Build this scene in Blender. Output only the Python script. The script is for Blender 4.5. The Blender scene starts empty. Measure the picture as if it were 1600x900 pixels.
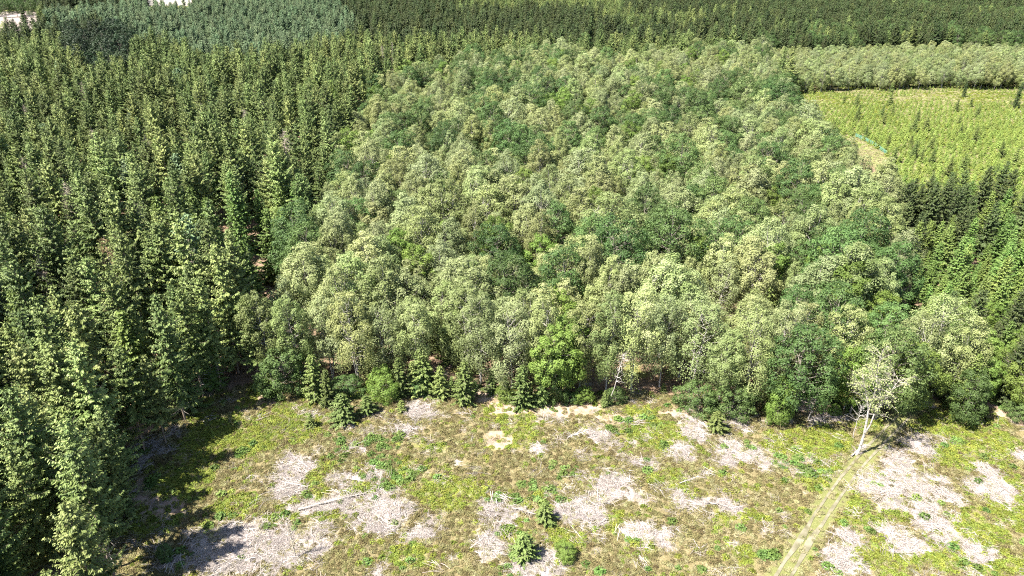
import bpy, math
import numpy as np
from mathutils import Vector

# ------------------------------------------------------------------ camera, sky, sun, exposure
S = bpy.context.scene
CAM_H, PITCH, FPX = 60.0, math.radians(26.0), 1100.0      # metres, down-tilt, focal length in photo pixels (1600 wide)
cam_data = bpy.data.cameras.new('camera')
cam_data.sensor_width = 36.0
cam_data.lens = FPX / 1600 * 36.0
cam_data.clip_start, cam_data.clip_end = 0.5, 9000
cam = bpy.data.objects.new('camera', cam_data)
S.collection.objects.link(cam)
cam.location = (0, 0, CAM_H)
cam.rotation_euler = (math.pi / 2 - PITCH, 0, 0)
S.camera = cam

SUN_EL, SUN_AZ = math.radians(56), math.atan2(-0.88, -0.42)      # azimuth measured from +Y towards +X
world = bpy.data.worlds.new('World'); S.world = world
world.use_nodes = True
wn = world.node_tree; wn.nodes.clear()
sky = wn.nodes.new('ShaderNodeTexSky'); sky.sky_type = 'NISHITA'; sky.sun_disc = False
sky.sun_elevation, sky.sun_rotation = SUN_EL, SUN_AZ
bg = wn.nodes.new('ShaderNodeBackground'); bg.inputs['Strength'].default_value = 0.065
wo = wn.nodes.new('ShaderNodeOutputWorld')
wn.links.new(sky.outputs[0], bg.inputs['Color']); wn.links.new(bg.outputs[0], wo.inputs['Surface'])
sun_d = bpy.data.lights.new('sun', 'SUN'); sun_d.energy = 5.0; sun_d.angle = math.radians(0.53); sun_d.color = (1.0, 0.95, 0.87)
sun = bpy.data.objects.new('sun', sun_d); S.collection.objects.link(sun)
sdir = Vector((math.sin(SUN_AZ) * math.cos(SUN_EL), math.cos(SUN_AZ) * math.cos(SUN_EL), math.sin(SUN_EL)))
sun.rotation_euler = sdir.to_track_quat('Z', 'Y').to_euler(); sun.location = sdir * 300

S.view_settings.view_transform = 'Standard'; S.view_settings.look = 'None'
S.view_settings.gamma = 1.0; S.view_settings.exposure = 2.15
S.view_settings.use_curve_mapping = False
S.render.engine = 'CYCLES'
cy = S.cycles
cy.max_bounces = 5; cy.diffuse_bounces = 3; cy.glossy_bounces = 2; cy.transmission_bounces = 4; cy.transparent_max_bounces = 8
cy.use_denoising = False
cy.use_adaptive_sampling = True; cy.adaptive_threshold = 0.02
cy.filter_width = 1.15

# ------------------------------------------------------------------ helpers
RNG = np.random.default_rng(7)
CP, SP = math.cos(PITCH), math.sin(PITCH)

def at(px, py, z=0.0):
    """ground (or canopy) point in metres for a place measured on the photograph"""
    dx, dy = (px - 800) / FPX, -(py - 450) / FPX
    d = (dx, CP + dy * SP, -SP + dy * CP)
    t = (z - CAM_H) / d[2]
    return (d[0] * t, d[1] * t)

def in_view(x, y, z):
    zc = y * CP - (z - CAM_H) * SP
    yc = y * SP + (z - CAM_H) * CP
    u = 800 + FPX * x / np.maximum(zc, .1); v = 450 - FPX * yc / np.maximum(zc, .1)
    return u, v, zc

def hash2(i, j, s):
    h = (i * 374761393 + j * 668265263 + s * 974711) & 0xffffffff
    h = ((h ^ (h >> 13)) * 1274126177) & 0xffffffff
    return ((h ^ (h >> 16)) & 0xffff) / 65535.0

def vnoise(x, y, s=0):
    x = np.asarray(x, float); y = np.asarray(y, float)
    i = np.floor(x).astype(np.int64); j = np.floor(y).astype(np.int64)
    fx, fy = x - i, y - j
    fx = fx * fx * (3 - 2 * fx); fy = fy * fy * (3 - 2 * fy)
    return (hash2(i, j, s) * (1 - fx) + hash2(i + 1, j, s) * fx) * (1 - fy) + (hash2(i, j + 1, s) * (1 - fx) + hash2(i + 1, j + 1, s) * fx) * fy

def fbm(x, y, s=0, o=4):
    v = 0; a = .5; n = 0
    for k in range(o):
        v = v + a * vnoise(x * 2 ** k, y * 2 ** k, s + k * 17); n += a; a *= .55
    return v / n

def sstep(a, b, x):
    t = np.clip((x - a) / (b - a), 0, 1); return t * t * (3 - 2 * t)

def gz(x, y):
    x = np.asarray(x, float); y = np.asarray(y, float)
    fade = sstep(140, 118, y) * sstep(100, 85, np.abs(x)) * sstep(20, 34, y)
    return fade * (0.28 * np.sin(x * .07 + 1) * np.cos(y * .08) + 0.5 * (fbm(x * .12, y * .12, 5, 3) - .5) + 0.14 * (fbm(x * .6, y * .6, 9, 2) - .5))

def gsurf(x, y):
    """height of the ground sheet itself (its facets), for what lies flat on it"""
    i = np.clip(np.searchsorted(gx, x) - 1, 0, len(gx) - 2); j = np.clip(np.searchsorted(gy, y) - 1, 0, len(gy) - 2)
    fx = (x - gx[i]) / (gx[i + 1] - gx[i]); fy = (y - gy[j]) / (gy[j + 1] - gy[j])
    return (gz(gx[i], gy[j]) * (1 - fx) + gz(gx[i + 1], gy[j]) * fx) * (1 - fy) + (gz(gx[i], gy[j + 1]) * (1 - fx) + gz(gx[i + 1], gy[j + 1]) * fx) * fy

def inside(x, y, poly):
    x = np.asarray(x, float); y = np.asarray(y, float)
    r = np.zeros(x.shape, bool); n = len(poly)
    for k in range(n):
        x1, y1 = poly[k]; x2, y2 = poly[(k + 1) % n]
        c = ((y1 > y) != (y2 > y))
        with np.errstate(divide='ignore', invalid='ignore'):
            xi = (x2 - x1) * (y - y1) / (y2 - y1 + 1e-12) + x1
        r ^= c & (x < xi)
    return r

def unit(v):
    return v / np.maximum(np.linalg.norm(v, axis=-1, keepdims=True), 1e-9)

class Geo:
    """collects vertices, quads and a tint value per vertex"""
    def __init__(s): s.v = []; s.f = []; s.t = []; s.n = 0
    def add(s, v, f, t=None):
        v = np.asarray(v, float).reshape(-1, 3); f = np.asarray(f, np.int64).reshape(-1, 4)
        s.v.append(v); s.f.append(f + s.n); s.n += len(v)
        s.t.append(np.full(len(v), .5) if t is None else np.asarray(t, float))
    def arrays(s): return np.concatenate(s.v), np.concatenate(s.f), np.concatenate(s.t)
    def tube(s, pts, rad, sides=6, tint=None):
        pts = np.asarray(pts, float); n = len(pts)
        d = unit(np.gradient(pts, axis=0))
        ref = np.where(np.abs(d[:, 2:3]) > .9, np.array([[1., 0, 0]]), np.array([[0, 0, 1.]]))
        a = unit(np.cross(d, ref)); b = np.cross(d, a)
        th = np.arange(sides) / sides * 2 * np.pi
        ring = pts[:, None] + np.asarray(rad, float)[:, None, None] * (np.cos(th)[None, :, None] * a[:, None] + np.sin(th)[None, :, None] * b[:, None])
        i = np.arange(n - 1)[:, None] * sides; k = np.arange(sides)[None]; k2 = (k + 1) % sides
        f = np.stack([i + k, i + k2, i + sides + k2, i + sides + k], -1).reshape(-1, 4)
        s.add(ring.reshape(-1, 3), f, None if tint is None else np.full(n * sides, tint))
    def cards(s, c, nrm, L, W, tang=None, tint=None, rng=RNG):
        """rhombic leaf sprays: centre, normal, length, width"""
        n = len(c); nrm = unit(nrm)
        if tang is None: tang = rng.normal(size=(n, 3))
        t = tang - (tang * nrm).sum(1, keepdims=True) * nrm; t = unit(t); b = np.cross(nrm, t)
        L = np.broadcast_to(L, (n,))[:, None]; W = np.broadcast_to(W, (n,))[:, None]
        bend = nrm * (L * .14)
        v = np.stack([c - t * L * .5 - bend, c + b * W * .5 - t * L * .08, c + t * L * .5 - bend, c - b * W * .5 - t * L * .08], 1)
        f = np.arange(n * 4).reshape(n, 4)
        s.add(v.reshape(-1, 3), f, None if tint is None else np.repeat(tint, 4))

def make_mesh(name, parts, mats, smooth=()):
    """parts: list of Geo, one material slot each"""
    vs, fs, ts, ms = [], [], [], []; n = 0
    for k, g in enumerate(parts):
        v, f, t = g.arrays(); vs.append(v); fs.append(f + n); ts.append(t); ms.append(np.full(len(f), k)); n += len(v)
    v = np.concatenate(vs); f = np.concatenate(fs); t = np.concatenate(ts); m = np.concatenate(ms)
    me = bpy.data.meshes.new(name)
    me.vertices.add(len(v)); me.vertices.foreach_set('co', v.astype(np.float32).ravel())
    me.loops.add(f.size); me.loops.foreach_set('vertex_index', f.astype(np.int32).ravel())
    me.polygons.add(len(f)); me.polygons.foreach_set('loop_start', (np.arange(len(f)) * 4).astype(np.int32))
    me.polygons.foreach_set('material_index', m.astype(np.int32))
    sm = np.isin(m, smooth)
    me.polygons.foreach_set('use_smooth', sm)
    me.attributes.new('tint', 'FLOAT', 'POINT').data.foreach_set('value', t.astype(np.float32))
    for mt in mats: me.materials.append(mt)
    me.update(calc_edges=True)
    return me

def link(o): S.collection.objects.link(o); return o
def tag(o, label=None, cat=None, group=None, kind=None):
    if label: o['label'] = label
    if cat: o['category'] = cat
    if group: o['group'] = group
    if kind: o['kind'] = kind
    return o

# ------------------------------------------------------------------ materials
def nodes(name):
    m = bpy.data.materials.new(name); m.use_nodes = True
    nt = m.node_tree; nt.nodes.clear()
    return m, nt, nt.nodes.new, nt.links.new

def foliage(name, dark, mid, light, trans=.28, rough=.55, spec=.25, var=.35, hue=(.493, .535)):
    m, nt, N, L = nodes(name)
    out = N('ShaderNodeOutputMaterial')
    at_ = N('ShaderNodeAttribute'); at_.attribute_name = 'tint'
    oi = N('ShaderNodeObjectInfo')
    ramp = N('ShaderNodeValToRGB'); e = ramp.color_ramp.elements
    e[0].position = 0; e[0].color = (*dark, 1); e[1].position = 1; e[1].color = (*light, 1)
    x = e.new(.5); x.color = (*mid, 1)
    mix = N('ShaderNodeMath'); mix.operation = 'MULTIPLY_ADD'      # tint + (random-.5)*var
    sub = N('ShaderNodeMath'); sub.operation = 'SUBTRACT'; sub.inputs[1].default_value = .5
    L(oi.outputs['Random'], sub.inputs[0]); L(sub.outputs[0], mix.inputs[0]); mix.inputs[1].default_value = var
    L(at_.outputs['Fac'], mix.inputs[2]); L(mix.outputs[0], ramp.inputs[0])
    hs = N('ShaderNodeHueSaturation')
    h2 = N('ShaderNodeMath'); h2.operation = 'MULTIPLY'; h2.inputs[1].default_value = 7.31
    fr = N('ShaderNodeMath'); fr.operation = 'FRACT'
    L(oi.outputs['Random'], h2.inputs[0]); L(h2.outputs[0], fr.inputs[0])
    mr = N('ShaderNodeMapRange'); mr.inputs[3].default_value, mr.inputs[4].default_value = hue
    L(fr.outputs[0], mr.inputs[0]); L(mr.outputs[0], hs.inputs['Hue'])
    mv = N('ShaderNodeMapRange'); mv.inputs[3].default_value = .78; mv.inputs[4].default_value = 1.20
    h3 = N('ShaderNodeMath'); h3.operation = 'MULTIPLY'; h3.inputs[1].default_value = 31.7
    f3 = N('ShaderNodeMath'); f3.operation = 'FRACT'; L(oi.outputs['Random'], h3.inputs[0]); L(h3.outputs[0], f3.inputs[0])
    L(f3.outputs[0], mv.inputs[0]); L(mv.outputs[0], hs.inputs['Value'])
    L(ramp.outputs[0], hs.inputs['Color'])
    p = N('ShaderNodeBsdfPrincipled'); p.inputs['Roughness'].default_value = rough
    p.inputs['Specular IOR Level'].default_value = spec
    L(hs.outputs[0], p.inputs['Base Color'])
    tr = N('ShaderNodeBsdfTranslucent'); L(hs.outputs[0], tr.inputs['Color'])
    mx = N('ShaderNodeMixShader'); mx.inputs[0].default_value = trans
    L(p.outputs[0], mx.inputs[1]); L(tr.outputs[0], mx.inputs[2]); L(mx.outputs[0], out.inputs[0])
    return m

def bark(name, a, b, scale=6, stretch=.25, thr=(.45, .62), rough=.85):
    m, nt, N, L = nodes(name)
    out = N('ShaderNodeOutputMaterial'); p = N('ShaderNodeBsdfPrincipled'); p.inputs['Roughness'].default_value = rough
    tc = N('ShaderNodeTexCoord'); mp = N('ShaderNodeMapping'); mp.inputs['Scale'].default_value = (scale, scale, scale * stretch)
    nz = N('ShaderNodeTexNoise'); nz.inputs['Scale'].default_value = 1; nz.inputs['Detail'].default_value = 5
    rp = N('ShaderNodeValToRGB'); e = rp.color_ramp.elements
    e[0].position = thr[0]; e[0].color = (*a, 1); e[1].position = thr[1]; e[1].color = (*b, 1)
    L(tc.outputs['Object'], mp.inputs[0]); L(mp.outputs[0], nz.inputs['Vector']); L(nz.outputs[0], rp.inputs[0]); L(rp.outputs[0], p.inputs['Base Color'])
    bp = N('ShaderNodeBump'); bp.inputs['Strength'].default_value = .5; bp.inputs['Distance'].default_value = .03
    L(nz.outputs[0], bp.inputs['Height']); L(bp.outputs[0], p.inputs['Normal']); L(p.outputs[0], out.inputs[0])
    return m

M = {}
M['birch'] = foliage('birch_leaves', (.150, .186, .056), (.226, .262, .096), (.318, .345, .162), .32, var=.4, hue=(.495, .525))
M['birch_grey'] = foliage('grey_green_birch_leaves', (.146, .178, .064), (.220, .250, .108), (.308, .332, .174), .32, var=.4, hue=(.495, .52))
M['birch_olive'] = foliage('olive_birch_leaves', (.148, .172, .054), (.222, .244, .092), (.310, .325, .150), .32, var=.4, hue=(.495, .52))
M['oak'] = foliage('oak_leaves', (.036, .074, .018), (.062, .116, .031), (.104, .168, .050), .25, var=.5, hue=(.474, .504))
M['dark_oak'] = foliage('blackish_leaves', (.014, .026, .009), (.022, .038, .013), (.036, .056, .020), .12, var=.5)
M['lime'] = foliage('bright_leaves', (.082, .138, .022), (.124, .192, .036), (.178, .245, .058), .33, var=.4, hue=(.485, .507))
M['spruce'] = foliage('spruce_needles', (.060, .090, .024), (.134, .174, .048), (.262, .302, .100), .14, rough=.6, var=.6, hue=(.488, .520))
M['fir'] = foliage('fir_needles', (.030, .044, .013), (.052, .070, .020), (.094, .112, .034), .08, rough=.6, var=.4)
M['larch'] = foliage('larch_needles', (.085, .128, .024), (.128, .178, .038), (.190, .240, .062), .22, var=.4)
M['blue_conifer'] = foliage('blue_green_needles', (.068, .105, .046), (.125, .172, .080), (.210, .262, .130), .10, var=.4)
M['young'] = foliage('young_spruce_needles', (.066, .096, .022), (.106, .144, .036), (.172, .212, .062), .12, rough=.6, var=.4, hue=(.484, .510))
M['sapling'] = foliage('sapling_needles', (.135, .195, .036), (.192, .262, .055), (.260, .330, .088), .24, var=.5, hue=(.485, .505))
M['dead'] = foliage('dead_twigs', (.16, .12, .09), (.23, .19, .15), (.30, .26, .22), .0, rough=.9, spec=.05, var=.3)
M['russet'] = foliage('dead_russet_needles', (.13, .070, .04), (.18, .11, .07), (.26, .17, .12), .05, rough=.9, spec=.05, var=.3)
M['birch_bark'] = bark('birch_bark', (.32, .295, .265), (.11, .095, .08), 4, .9, (.52, .66))
M['spruce_bark'] = bark('spruce_bark', (.21, .165, .13), (.115, .085, .065), 7, .2)
M['oak_bark'] = bark('oak_bark', (.19, .165, .135), (.09, .075, .06), 8, .15)
M['dead_bark'] = bark('dead_bark', (.30, .27, .24), (.18, .155, .13), 6, .2)
M['heather'] = foliage('heather_leaves', (.098, .074, .036), (.148, .122, .055), (.205, .176, .084), .15, rough=.8, spec=.1, var=.9)
M['bilberry'] = foliage('bilberry_leaves', (.112, .128, .018), (.165, .182, .026), (.225, .240, .042), .28, rough=.6, var=.8)
M['fern'] = foliage('bramble_leaves', (.075, .115, .022), (.115, .165, .036), (.165, .215, .058), .28, rough=.6, var=.8)
M['straw'] = foliage('dry_grass_blades', (.20, .175, .085), (.27, .235, .125), (.34, .305, .185), .2, rough=.8, spec=.1, var=.6)
M['brash'] = foliage('bleached_brash', (.220, .184, .166), (.305, .264, .244), (.395, .352, .334), 0, rough=.9, spec=.05, var=.4)

# ------------------------------------------------------------------ tree shapes
def branch_path(p0, p1, n, sag, rng):
    t = np.linspace(0, 1, n)[:, None]
    p = np.asarray(p0) * (1 - t) + np.asarray(p1) * t
    p[:, 2:3] += sag * np.sin(t * np.pi)
    L = np.linalg.norm(np.asarray(p1) - np.asarray(p0))
    p[1:-1] += rng.normal(size=(n - 2, 3)) * L * .035
    return p

def broadleaf(seed, H, R, base, nclump, per, card, clump=(.26, .42), droop=.0, lean=.05, prof=.55, tr=.13, stems=1, up=.25, loose=.07, peak=.85):
    """trunk geometry and crown geometry of a broadleaved tree"""
    rng = np.random.default_rng(seed)
    tk, cr = Geo(), Geo()
    la = rng.uniform(0, 2 * np.pi); lx, ly = math.cos(la) * lean * H, math.sin(la) * lean * H
    zb = base * H
    cent, rad = [], []
    best = []
    for k in range(nclump * 22):
        t = rng.uniform(.02, 1) ** .85
        r = R * (math.sin(math.pi * min(.995, (.14 + .84 * t ** peak)))) ** prof
        a = rng.uniform(0, 2 * np.pi)
        lob = 1 + .22 * math.sin(2 * a + seed) + .14 * math.sin(3 * a + 2.1 * seed + 4 * t)
        q = rng.uniform(.30, 1) ** .5
        c = np.array([math.cos(a) * r * q * lob, math.sin(a) * r * q * lob, zb + t * (H - zb) * .95])
        c[:2] += np.array([lx, ly]) * (c[2] / H) ** 1.5
        rc = R * rng.uniform(*clump) * (1 - .3 * t)
        if all(np.linalg.norm((c - o) / np.array([1, 1, 1.1])) > .72 * (rc + ro) for o, ro in zip(cent, rad)):
            cent.append(c); rad.append(rc)
        if len(cent) >= nclump: break
    axis = np.array([lx, ly, 0])
    for c, rc in zip(cent, rad):
        n = max(30, int(per * (rc / (R * .34)) ** 2))
        ax = axis * (c[2] / H) ** 1.5
        outw = c - ax; outw[2] = (c[2] - (zb + .35 * (H - zb))) * .7; outw = outw / (np.linalg.norm(outw) + 1e-6)
        d = unit(rng.normal(size=(n, 3)) + outw * .75 + np.array([0, 0, up]))
        rr = rc * (.70 + .42 * rng.uniform(size=n) ** .7)
        lump = 1 + .22 * np.sin(d[:, 0] * 5 + c[0] * 3) * np.sin(d[:, 1] * 5 + c[1] * 3) + .12 * np.sin(d[:, 2] * 9 + c[2])
        p = c + d * (rr * lump)[:, None] * np.array([1.0, 1.0, .86])
        if droop:
            p[:, 2] -= droop * rc * np.clip(.6 - d[:, 2], 0, 1.5) * rng.uniform(.1, 1.2, n)
        nr = unit(d * 1.0 + outw * .25 + rng.normal(size=(n, 3)) * .36 + np.array([0, 0, .12]))
        tint = np.clip(.5 + rng.normal(size=n) * .16 + rng.normal() * .12, 0, 1)
        cr.cards(p, nr, card * rng.uniform(.7, 1.35, n), card * rng.uniform(.5, .85, n), None, tint, rng)
        k = int(n * loose)
        if k:
            d2 = unit(rng.normal(size=(k, 3)) + outw * .8)
            p2 = c + d2 * rc * rng.uniform(1.0, 1.5, k)[:, None]
            cr.cards(p2, d2 + rng.normal(size=(k, 3)) * .8, card * .8, card * .5, None, np.clip(.55 + rng.normal(size=k) * .2, 0, 1), rng)
    # stems and limbs
    for s in range(stems):
        n = 9; t = np.linspace(0, 1, n)
        off = np.array([math.cos(s * 2.6 + seed), math.sin(s * 2.6 + seed)]) * (0 if s == 0 else .12 * H)
        z = t * H * (.90 if s == 0 else .78)
        wob = np.cumsum(rng.normal(size=(n, 2)) * .012 * H, axis=0) * t[:, None]
        pts = np.stack([lx * t ** 1.5 + off[0] * t + wob[:, 0], ly * t ** 1.5 + off[1] * t + wob[:, 1], z], 1)
        pts[0, 2] = -.35
        rr = tr * (1 - t) ** .8 * (H / 15) + .018
        rr[0] *= 1.5
        tk.tube(pts, rr, 7)
        for c, rc in list(zip(cent, rad))[s::stems]:
            zz = np.clip(c[2] - rng.uniform(.10, .22) * H, .25 * H, .85 * H)
            i = np.interp(zz, pts[:, 2], np.arange(n)); i0 = int(min(i, n - 2)); f = i - i0
            p0 = pts[i0] * (1 - f) + pts[i0 + 1] * f
            b = branch_path(p0, c, 5, -.04 * H * rng.uniform(0, 1), rng)
            r0 = .30 * np.interp(zz, pts[:, 2], rr) + .02
            tk.tube(b, np.linspace(r0, .012, 5), 4)
    return tk, cr

def conifer(seed, H, R, base, step=.5, nb=7, card=.34, power=.9, droop=.28, tip=.1, dead=True, tr=.16, fill=1.0, flare=0., rough=.12):
    rng = np.random.default_rng(seed)
    tk, cr, dd = Geo(), Geo(), Geo()
    n = 8; t = np.linspace(0, 1, n)
    w = np.cumsum(rng.normal(size=(n, 2)) * .004 * H, axis=0)
    pts = np.stack([w[:, 0], w[:, 1], t * H], 1); pts[0, 2] = -.3
    tk.tube(pts, tr * (H / 20) * (1 - t) ** .75 + .012, 7)
    z = base * H
    side = rng.uniform(0, 2 * np.pi); asym = rng.uniform(.05, .2)
    while z < H * .992:
        u = (z - base * H) / (H * (1 - base))
        prof = min(1.0, (1 - u) ** power * (1.0 + rough * .6 * math.sin(u * 17 + seed)) * (1 + rng.normal() * rough * .35))
        if flare: prof *= 1 - flare * max(0, .25 - u) / .25
        ax = pts[min(n - 1, int(z / H * (n - 1)))]
        k = max(4, int(round(nb * (.55 + .45 * (1 - u)) + rng.uniform(-.5, 1))))
        a0 = rng.uniform(0, 2 * np.pi)
        for b in range(k):
            a = a0 + b / k * 2 * np.pi + rng.normal() * .18
            Lb = R * prof * rng.uniform(1 - rough - .3, 1.15 + rough * .3) * (1 + asym * math.cos(a - side)) + .12
            el = (.55 - .75 * (1 - u) * 1.0) * 1.0 + rng.normal() * .10 - droop * .35
            m = max(3, int(Lb / (card * .40)))
            s = np.linspace(.12 if Lb < 1.2 else .2, 1, m)
            dirh = np.array([math.cos(a), math.sin(a), 0.]); perp = np.array([-math.sin(a), math.cos(a), 0.])
            px_ = s * Lb * math.cos(el)
            pz = s * Lb * math.sin(el) - droop * Lb * .5 * np.sin(s * np.pi * .8) + tip * Lb * s ** 3
            bp = ax + dirh * px_[:, None] + np.array([0, 0, 1.]) * (pz + z - ax[2])[:, None]
            bt = rng.normal() * .14
            # leading spray
            wid = card * (1.15 - .45 * s)
            for sg in (-1, 0, 1):
                kk = max(1, int(round(m * fill)))
                q = rng.choice(m, kk, replace=kk > m)
                sp = s[q]
                tw = (Lb * .34 * (1.05 - sp) + card * .45) * rng.uniform(.6, 1.2, kk)
                tw = np.minimum(tw, card * 2.1)
                if sg == 0: tw = np.full(kk, card * .9)
                dirt = dirh * (.75 if sg else 1) + perp * (sg * .85) + np.array([0, 0, -.18])
                dirt = unit(dirt[None] + rng.normal(size=(kk, 3)) * .16)
                c = bp[q] + dirt * (tw * .45)[:, None] + rng.normal(size=(kk, 3)) * card * .09
                nr = np.array([0, 0, .85]) + dirh * .5 + rng.normal(size=(kk, 3)) * .28 + perp * sg * .3
                tint = np.clip(.42 + bt + .25 * (sp - .5) + rng.normal(size=kk) * .13, 0, 1)
                cr.cards(c, nr, tw, np.minimum(tw * .62, card * .62), dirt, tint, rng)
            if Lb > 1.0 and rng.uniform() < .5:
                tk.tube(bp[[0, m // 2, m - 1]], [.03, .02, .006], 3)
        z += step * rng.uniform(.75, 1.2) * (.55 + .6 * (1 - u))
    kk = 50
    zz = H - rng.uniform(0, 1, kk) * min(1.0, H * .1)
    a = rng.uniform(0, 2 * np.pi, kk); r = (H - zz) * .16 + .03
    c = np.stack([pts[-1, 0] + np.cos(a) * r, pts[-1, 1] + np.sin(a) * r, zz + .1], 1)
    d = np.stack([np.cos(a) * .6, np.sin(a) * .6, np.full(kk, .8)], 1)
    cr.cards(c, np.stack([np.cos(a), np.sin(a), np.full(kk, .4)], 1), card * .6, card * .3, d, np.full(kk, .6), rng)
    if dead:
        zz = base * H
        while zz > H * .08:
            for b in range(4):
                a = rng.uniform(0, 2 * np.pi); L = rng.uniform(.4, 1.5) * R * .5
                p0 = np.array([0, 0, zz]); p1 = p0 + np.array([math.cos(a) * L, math.sin(a) * L, -.2 * L])
                dd.tube(branch_path(p0, p1, 3, 0, rng), [.022, .015, .006], 3)
            zz -= rng.uniform(.35, .8)
    return tk, cr, dd

def bare_tree(seed, H, R, base=.35, conif=False, twigs=500, tr=.15):
    """dead or nearly leafless tree: stem and bare branches"""
    rng = np.random.default_rng(seed)
    tk, br = Geo(), Geo()
    n = 9; t = np.linspace(0, 1, n)
    w = np.cumsum(rng.normal(size=(n, 2)) * (.003 if conif else .016) * H, axis=0)
    pts = np.stack([w[:, 0], w[:, 1], t * H], 1); pts[0] = (0, 0, -.3)
    tk.tube(pts, tr * (H / 16) * (1 - t) ** .7 + .02, 7)
    ends = []
    z = base * H
    while z < H * .97:
        u = (z / H - base) / (1 - base)
        for b in range(5 if conif else 3):
            a = rng.uniform(0, 2 * np.pi)
            L = R * ((1 - u) ** .8 + .08 if conif else (.45 + .75 * math.sin(math.pi * min(1, u + .15)) * .9)) * rng.uniform(.5, 1.1)
            i = z / H * (n - 1); i0 = int(min(i, n - 2)); p0 = pts[i0] + (pts[i0 + 1] - pts[i0]) * (i - i0)
            e = rng.uniform(-.35, .05) if conif else rng.uniform(.35, 1.0)
            p1 = p0 + L * np.array([math.cos(a) * math.cos(e), math.sin(a) * math.cos(e), math.sin(e)])
            q = branch_path(p0, p1, 5, .05 * L, rng)
            br.tube(q, np.linspace(.045 if conif else .075, .012, 5), 4)
            ends.append(q)
        z += rng.uniform(.35, .7) if conif else rng.uniform(.5, .9)
    for k in range(twigs):
        q = ends[rng.integers(len(ends))]; s = rng.uniform(.25, 1) * 4; i0 = int(min(s, 3)); p0 = q[i0] + (q[i0 + 1] - q[i0]) * (s - i0)
        d = unit((q[-1] - q[0])[None])[0] + rng.normal(size=3) * .6 + np.array([0, 0, -.1 if conif else .15]); L = rng.uniform(.4, 1.1) * (.55 if conif else 1.0)
        br.tube([p0, p0 + d * L * .55, p0 + d * L + np.array([0, 0, -.1])], [.02, .014, .006], 3)
    return tk, br, ends

def tuft(seed, r, h, n, L, W, upright=.6, spread=1.0):
    rng = np.random.default_rng(seed); g = Geo()
    a = rng.uniform(0, 2 * np.pi, n); q = np.sqrt(rng.uniform(size=n)) * r
    dome = h * (1 - (q / r) ** 2 * .75)
    z = dome * rng.uniform(.35, 1.05, n)
    c = np.stack([np.cos(a) * q, np.sin(a) * q, z], 1)
    d = np.stack([np.cos(a) * spread, np.sin(a) * spread, np.full(n, upright)], 1) + rng.normal(size=(n, 3)) * .4
    nr = np.stack([np.cos(a) * .5 * q / r, np.sin(a) * .5 * q / r, np.full(n, .9)], 1) + rng.normal(size=(n, 3)) * .45
    g.cards(c, nr, L * rng.uniform(.6, 1.3, n), W * rng.uniform(.6, 1.3, n), d, np.clip(.5 + rng.normal(size=n) * .2, 0, 1), rng)
    return g

def blades(seed, r, h, n, w=.03):
    rng = np.random.default_rng(seed); g = Geo()
    a = rng.uniform(0, 2 * np.pi, n); q = np.sqrt(rng.uniform(size=n)) * r
    c = np.stack([np.cos(a) * q, np.sin(a) * q, np.full(n, h * .42)], 1)
    d = np.stack([np.cos(a) * .7, np.sin(a) * .7, np.ones(n)], 1) + rng.normal(size=(n, 3)) * .35
    nr = rng.normal(size=(n, 3)) + np.array([0, 0, .6])
    g.cards(c, nr, h * rng.uniform(.7, 1.3, n), w, d, np.clip(.5 + rng.normal(size=n) * .2, 0, 1), rng)
    return g

def sticks(seed, r, n, L=(.3, 1.2), rad=.013, h=.16, flow=None):
    rng = np.random.default_rng(seed); g = Geo()
    for k in range(n):
        a = rng.uniform(0, 2 * np.pi); q = r * math.sqrt(rng.uniform()); l = rng.uniform(*L)
        b = rng.uniform(0, 2 * np.pi) if flow is None else flow + rng.normal() * .35
        c = np.array([math.cos(a) * q, math.sin(a) * q, rng.uniform(.03, h)])
        d = np.array([math.cos(b), math.sin(b), rng.normal() * .14])
        m = c + rng.normal(size=3) * .05 * l
        m[2] = abs(m[2])
        g.tube([c - d * l / 2, m, c + d * l / 2], np.array([1, .85, .4]) * rad * rng.uniform(.5, 1.3), 3, rng.uniform(.1, .95))
    return g

# ------------------------------------------------------------------ prototypes: (trunk mesh, crown mesh, joined mesh for the far wood)
PROTO, FORM = {}, {}
def register(kind, i, tk, cr, dd, tm, cm, dm='dead_bark'):
    tmesh = make_mesh(kind + '_trunk', [tk], [M[tm]], (0,))
    cmesh = make_mesh(kind + '_crown', [cr], [M[cm]])
    dmesh = None
    if dd is not None and dd.n: dmesh = make_mesh(kind + '_dead_branches', [dd], [M[dm]])
    PROTO.setdefault(kind, []).append((tmesh, cmesh, dmesh, (tmesh, cmesh)))

def form(cr):
    v = cr.arrays()[0]; top = v[v[:, 2] > 14]; r = np.percentile(np.hypot(top[:, 0], top[:, 1]), 85)
    return 'blunt-topped ' if r > 1.95 else ('sharp-pointed ' if r < 1.6 else '')
NV = 9
for i in range(NV):
    r = np.random.default_rng(100 + i)
    H = 15.0
    tk, cr = broadleaf(11 + i, H, r.uniform(2.9, 3.9), r.uniform(.20, .36), int(r.integers(44, 62)), 480, .24, (.21, .37), droop=.75, lean=r.uniform(.01, .09), prof=.75, peak=r.uniform(.62, .85), tr=.12, stems=1 + int(i % 3 == 0))
    register('birch', i, tk, cr, None, 'birch_bark', ('birch', 'birch_grey', 'birch_olive')[i % 3])
for i in range(6):      # birches at the wood's edge keep foliage on one tall narrow crown, stems in view
    r = np.random.default_rng(150 + i)
    tk, cr = broadleaf(61 + i, 15.0, r.uniform(2.9, 3.9), r.uniform(.18, .34), 46, 400, .22, (.24, .38), droop=1.0, lean=r.uniform(.02, .09), prof=.5, tr=.12, stems=1 + i % 2)
    register('birch_edge', i, tk, cr, None, 'birch_bark', ('birch', 'birch_grey', 'birch_olive')[i % 3])
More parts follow.
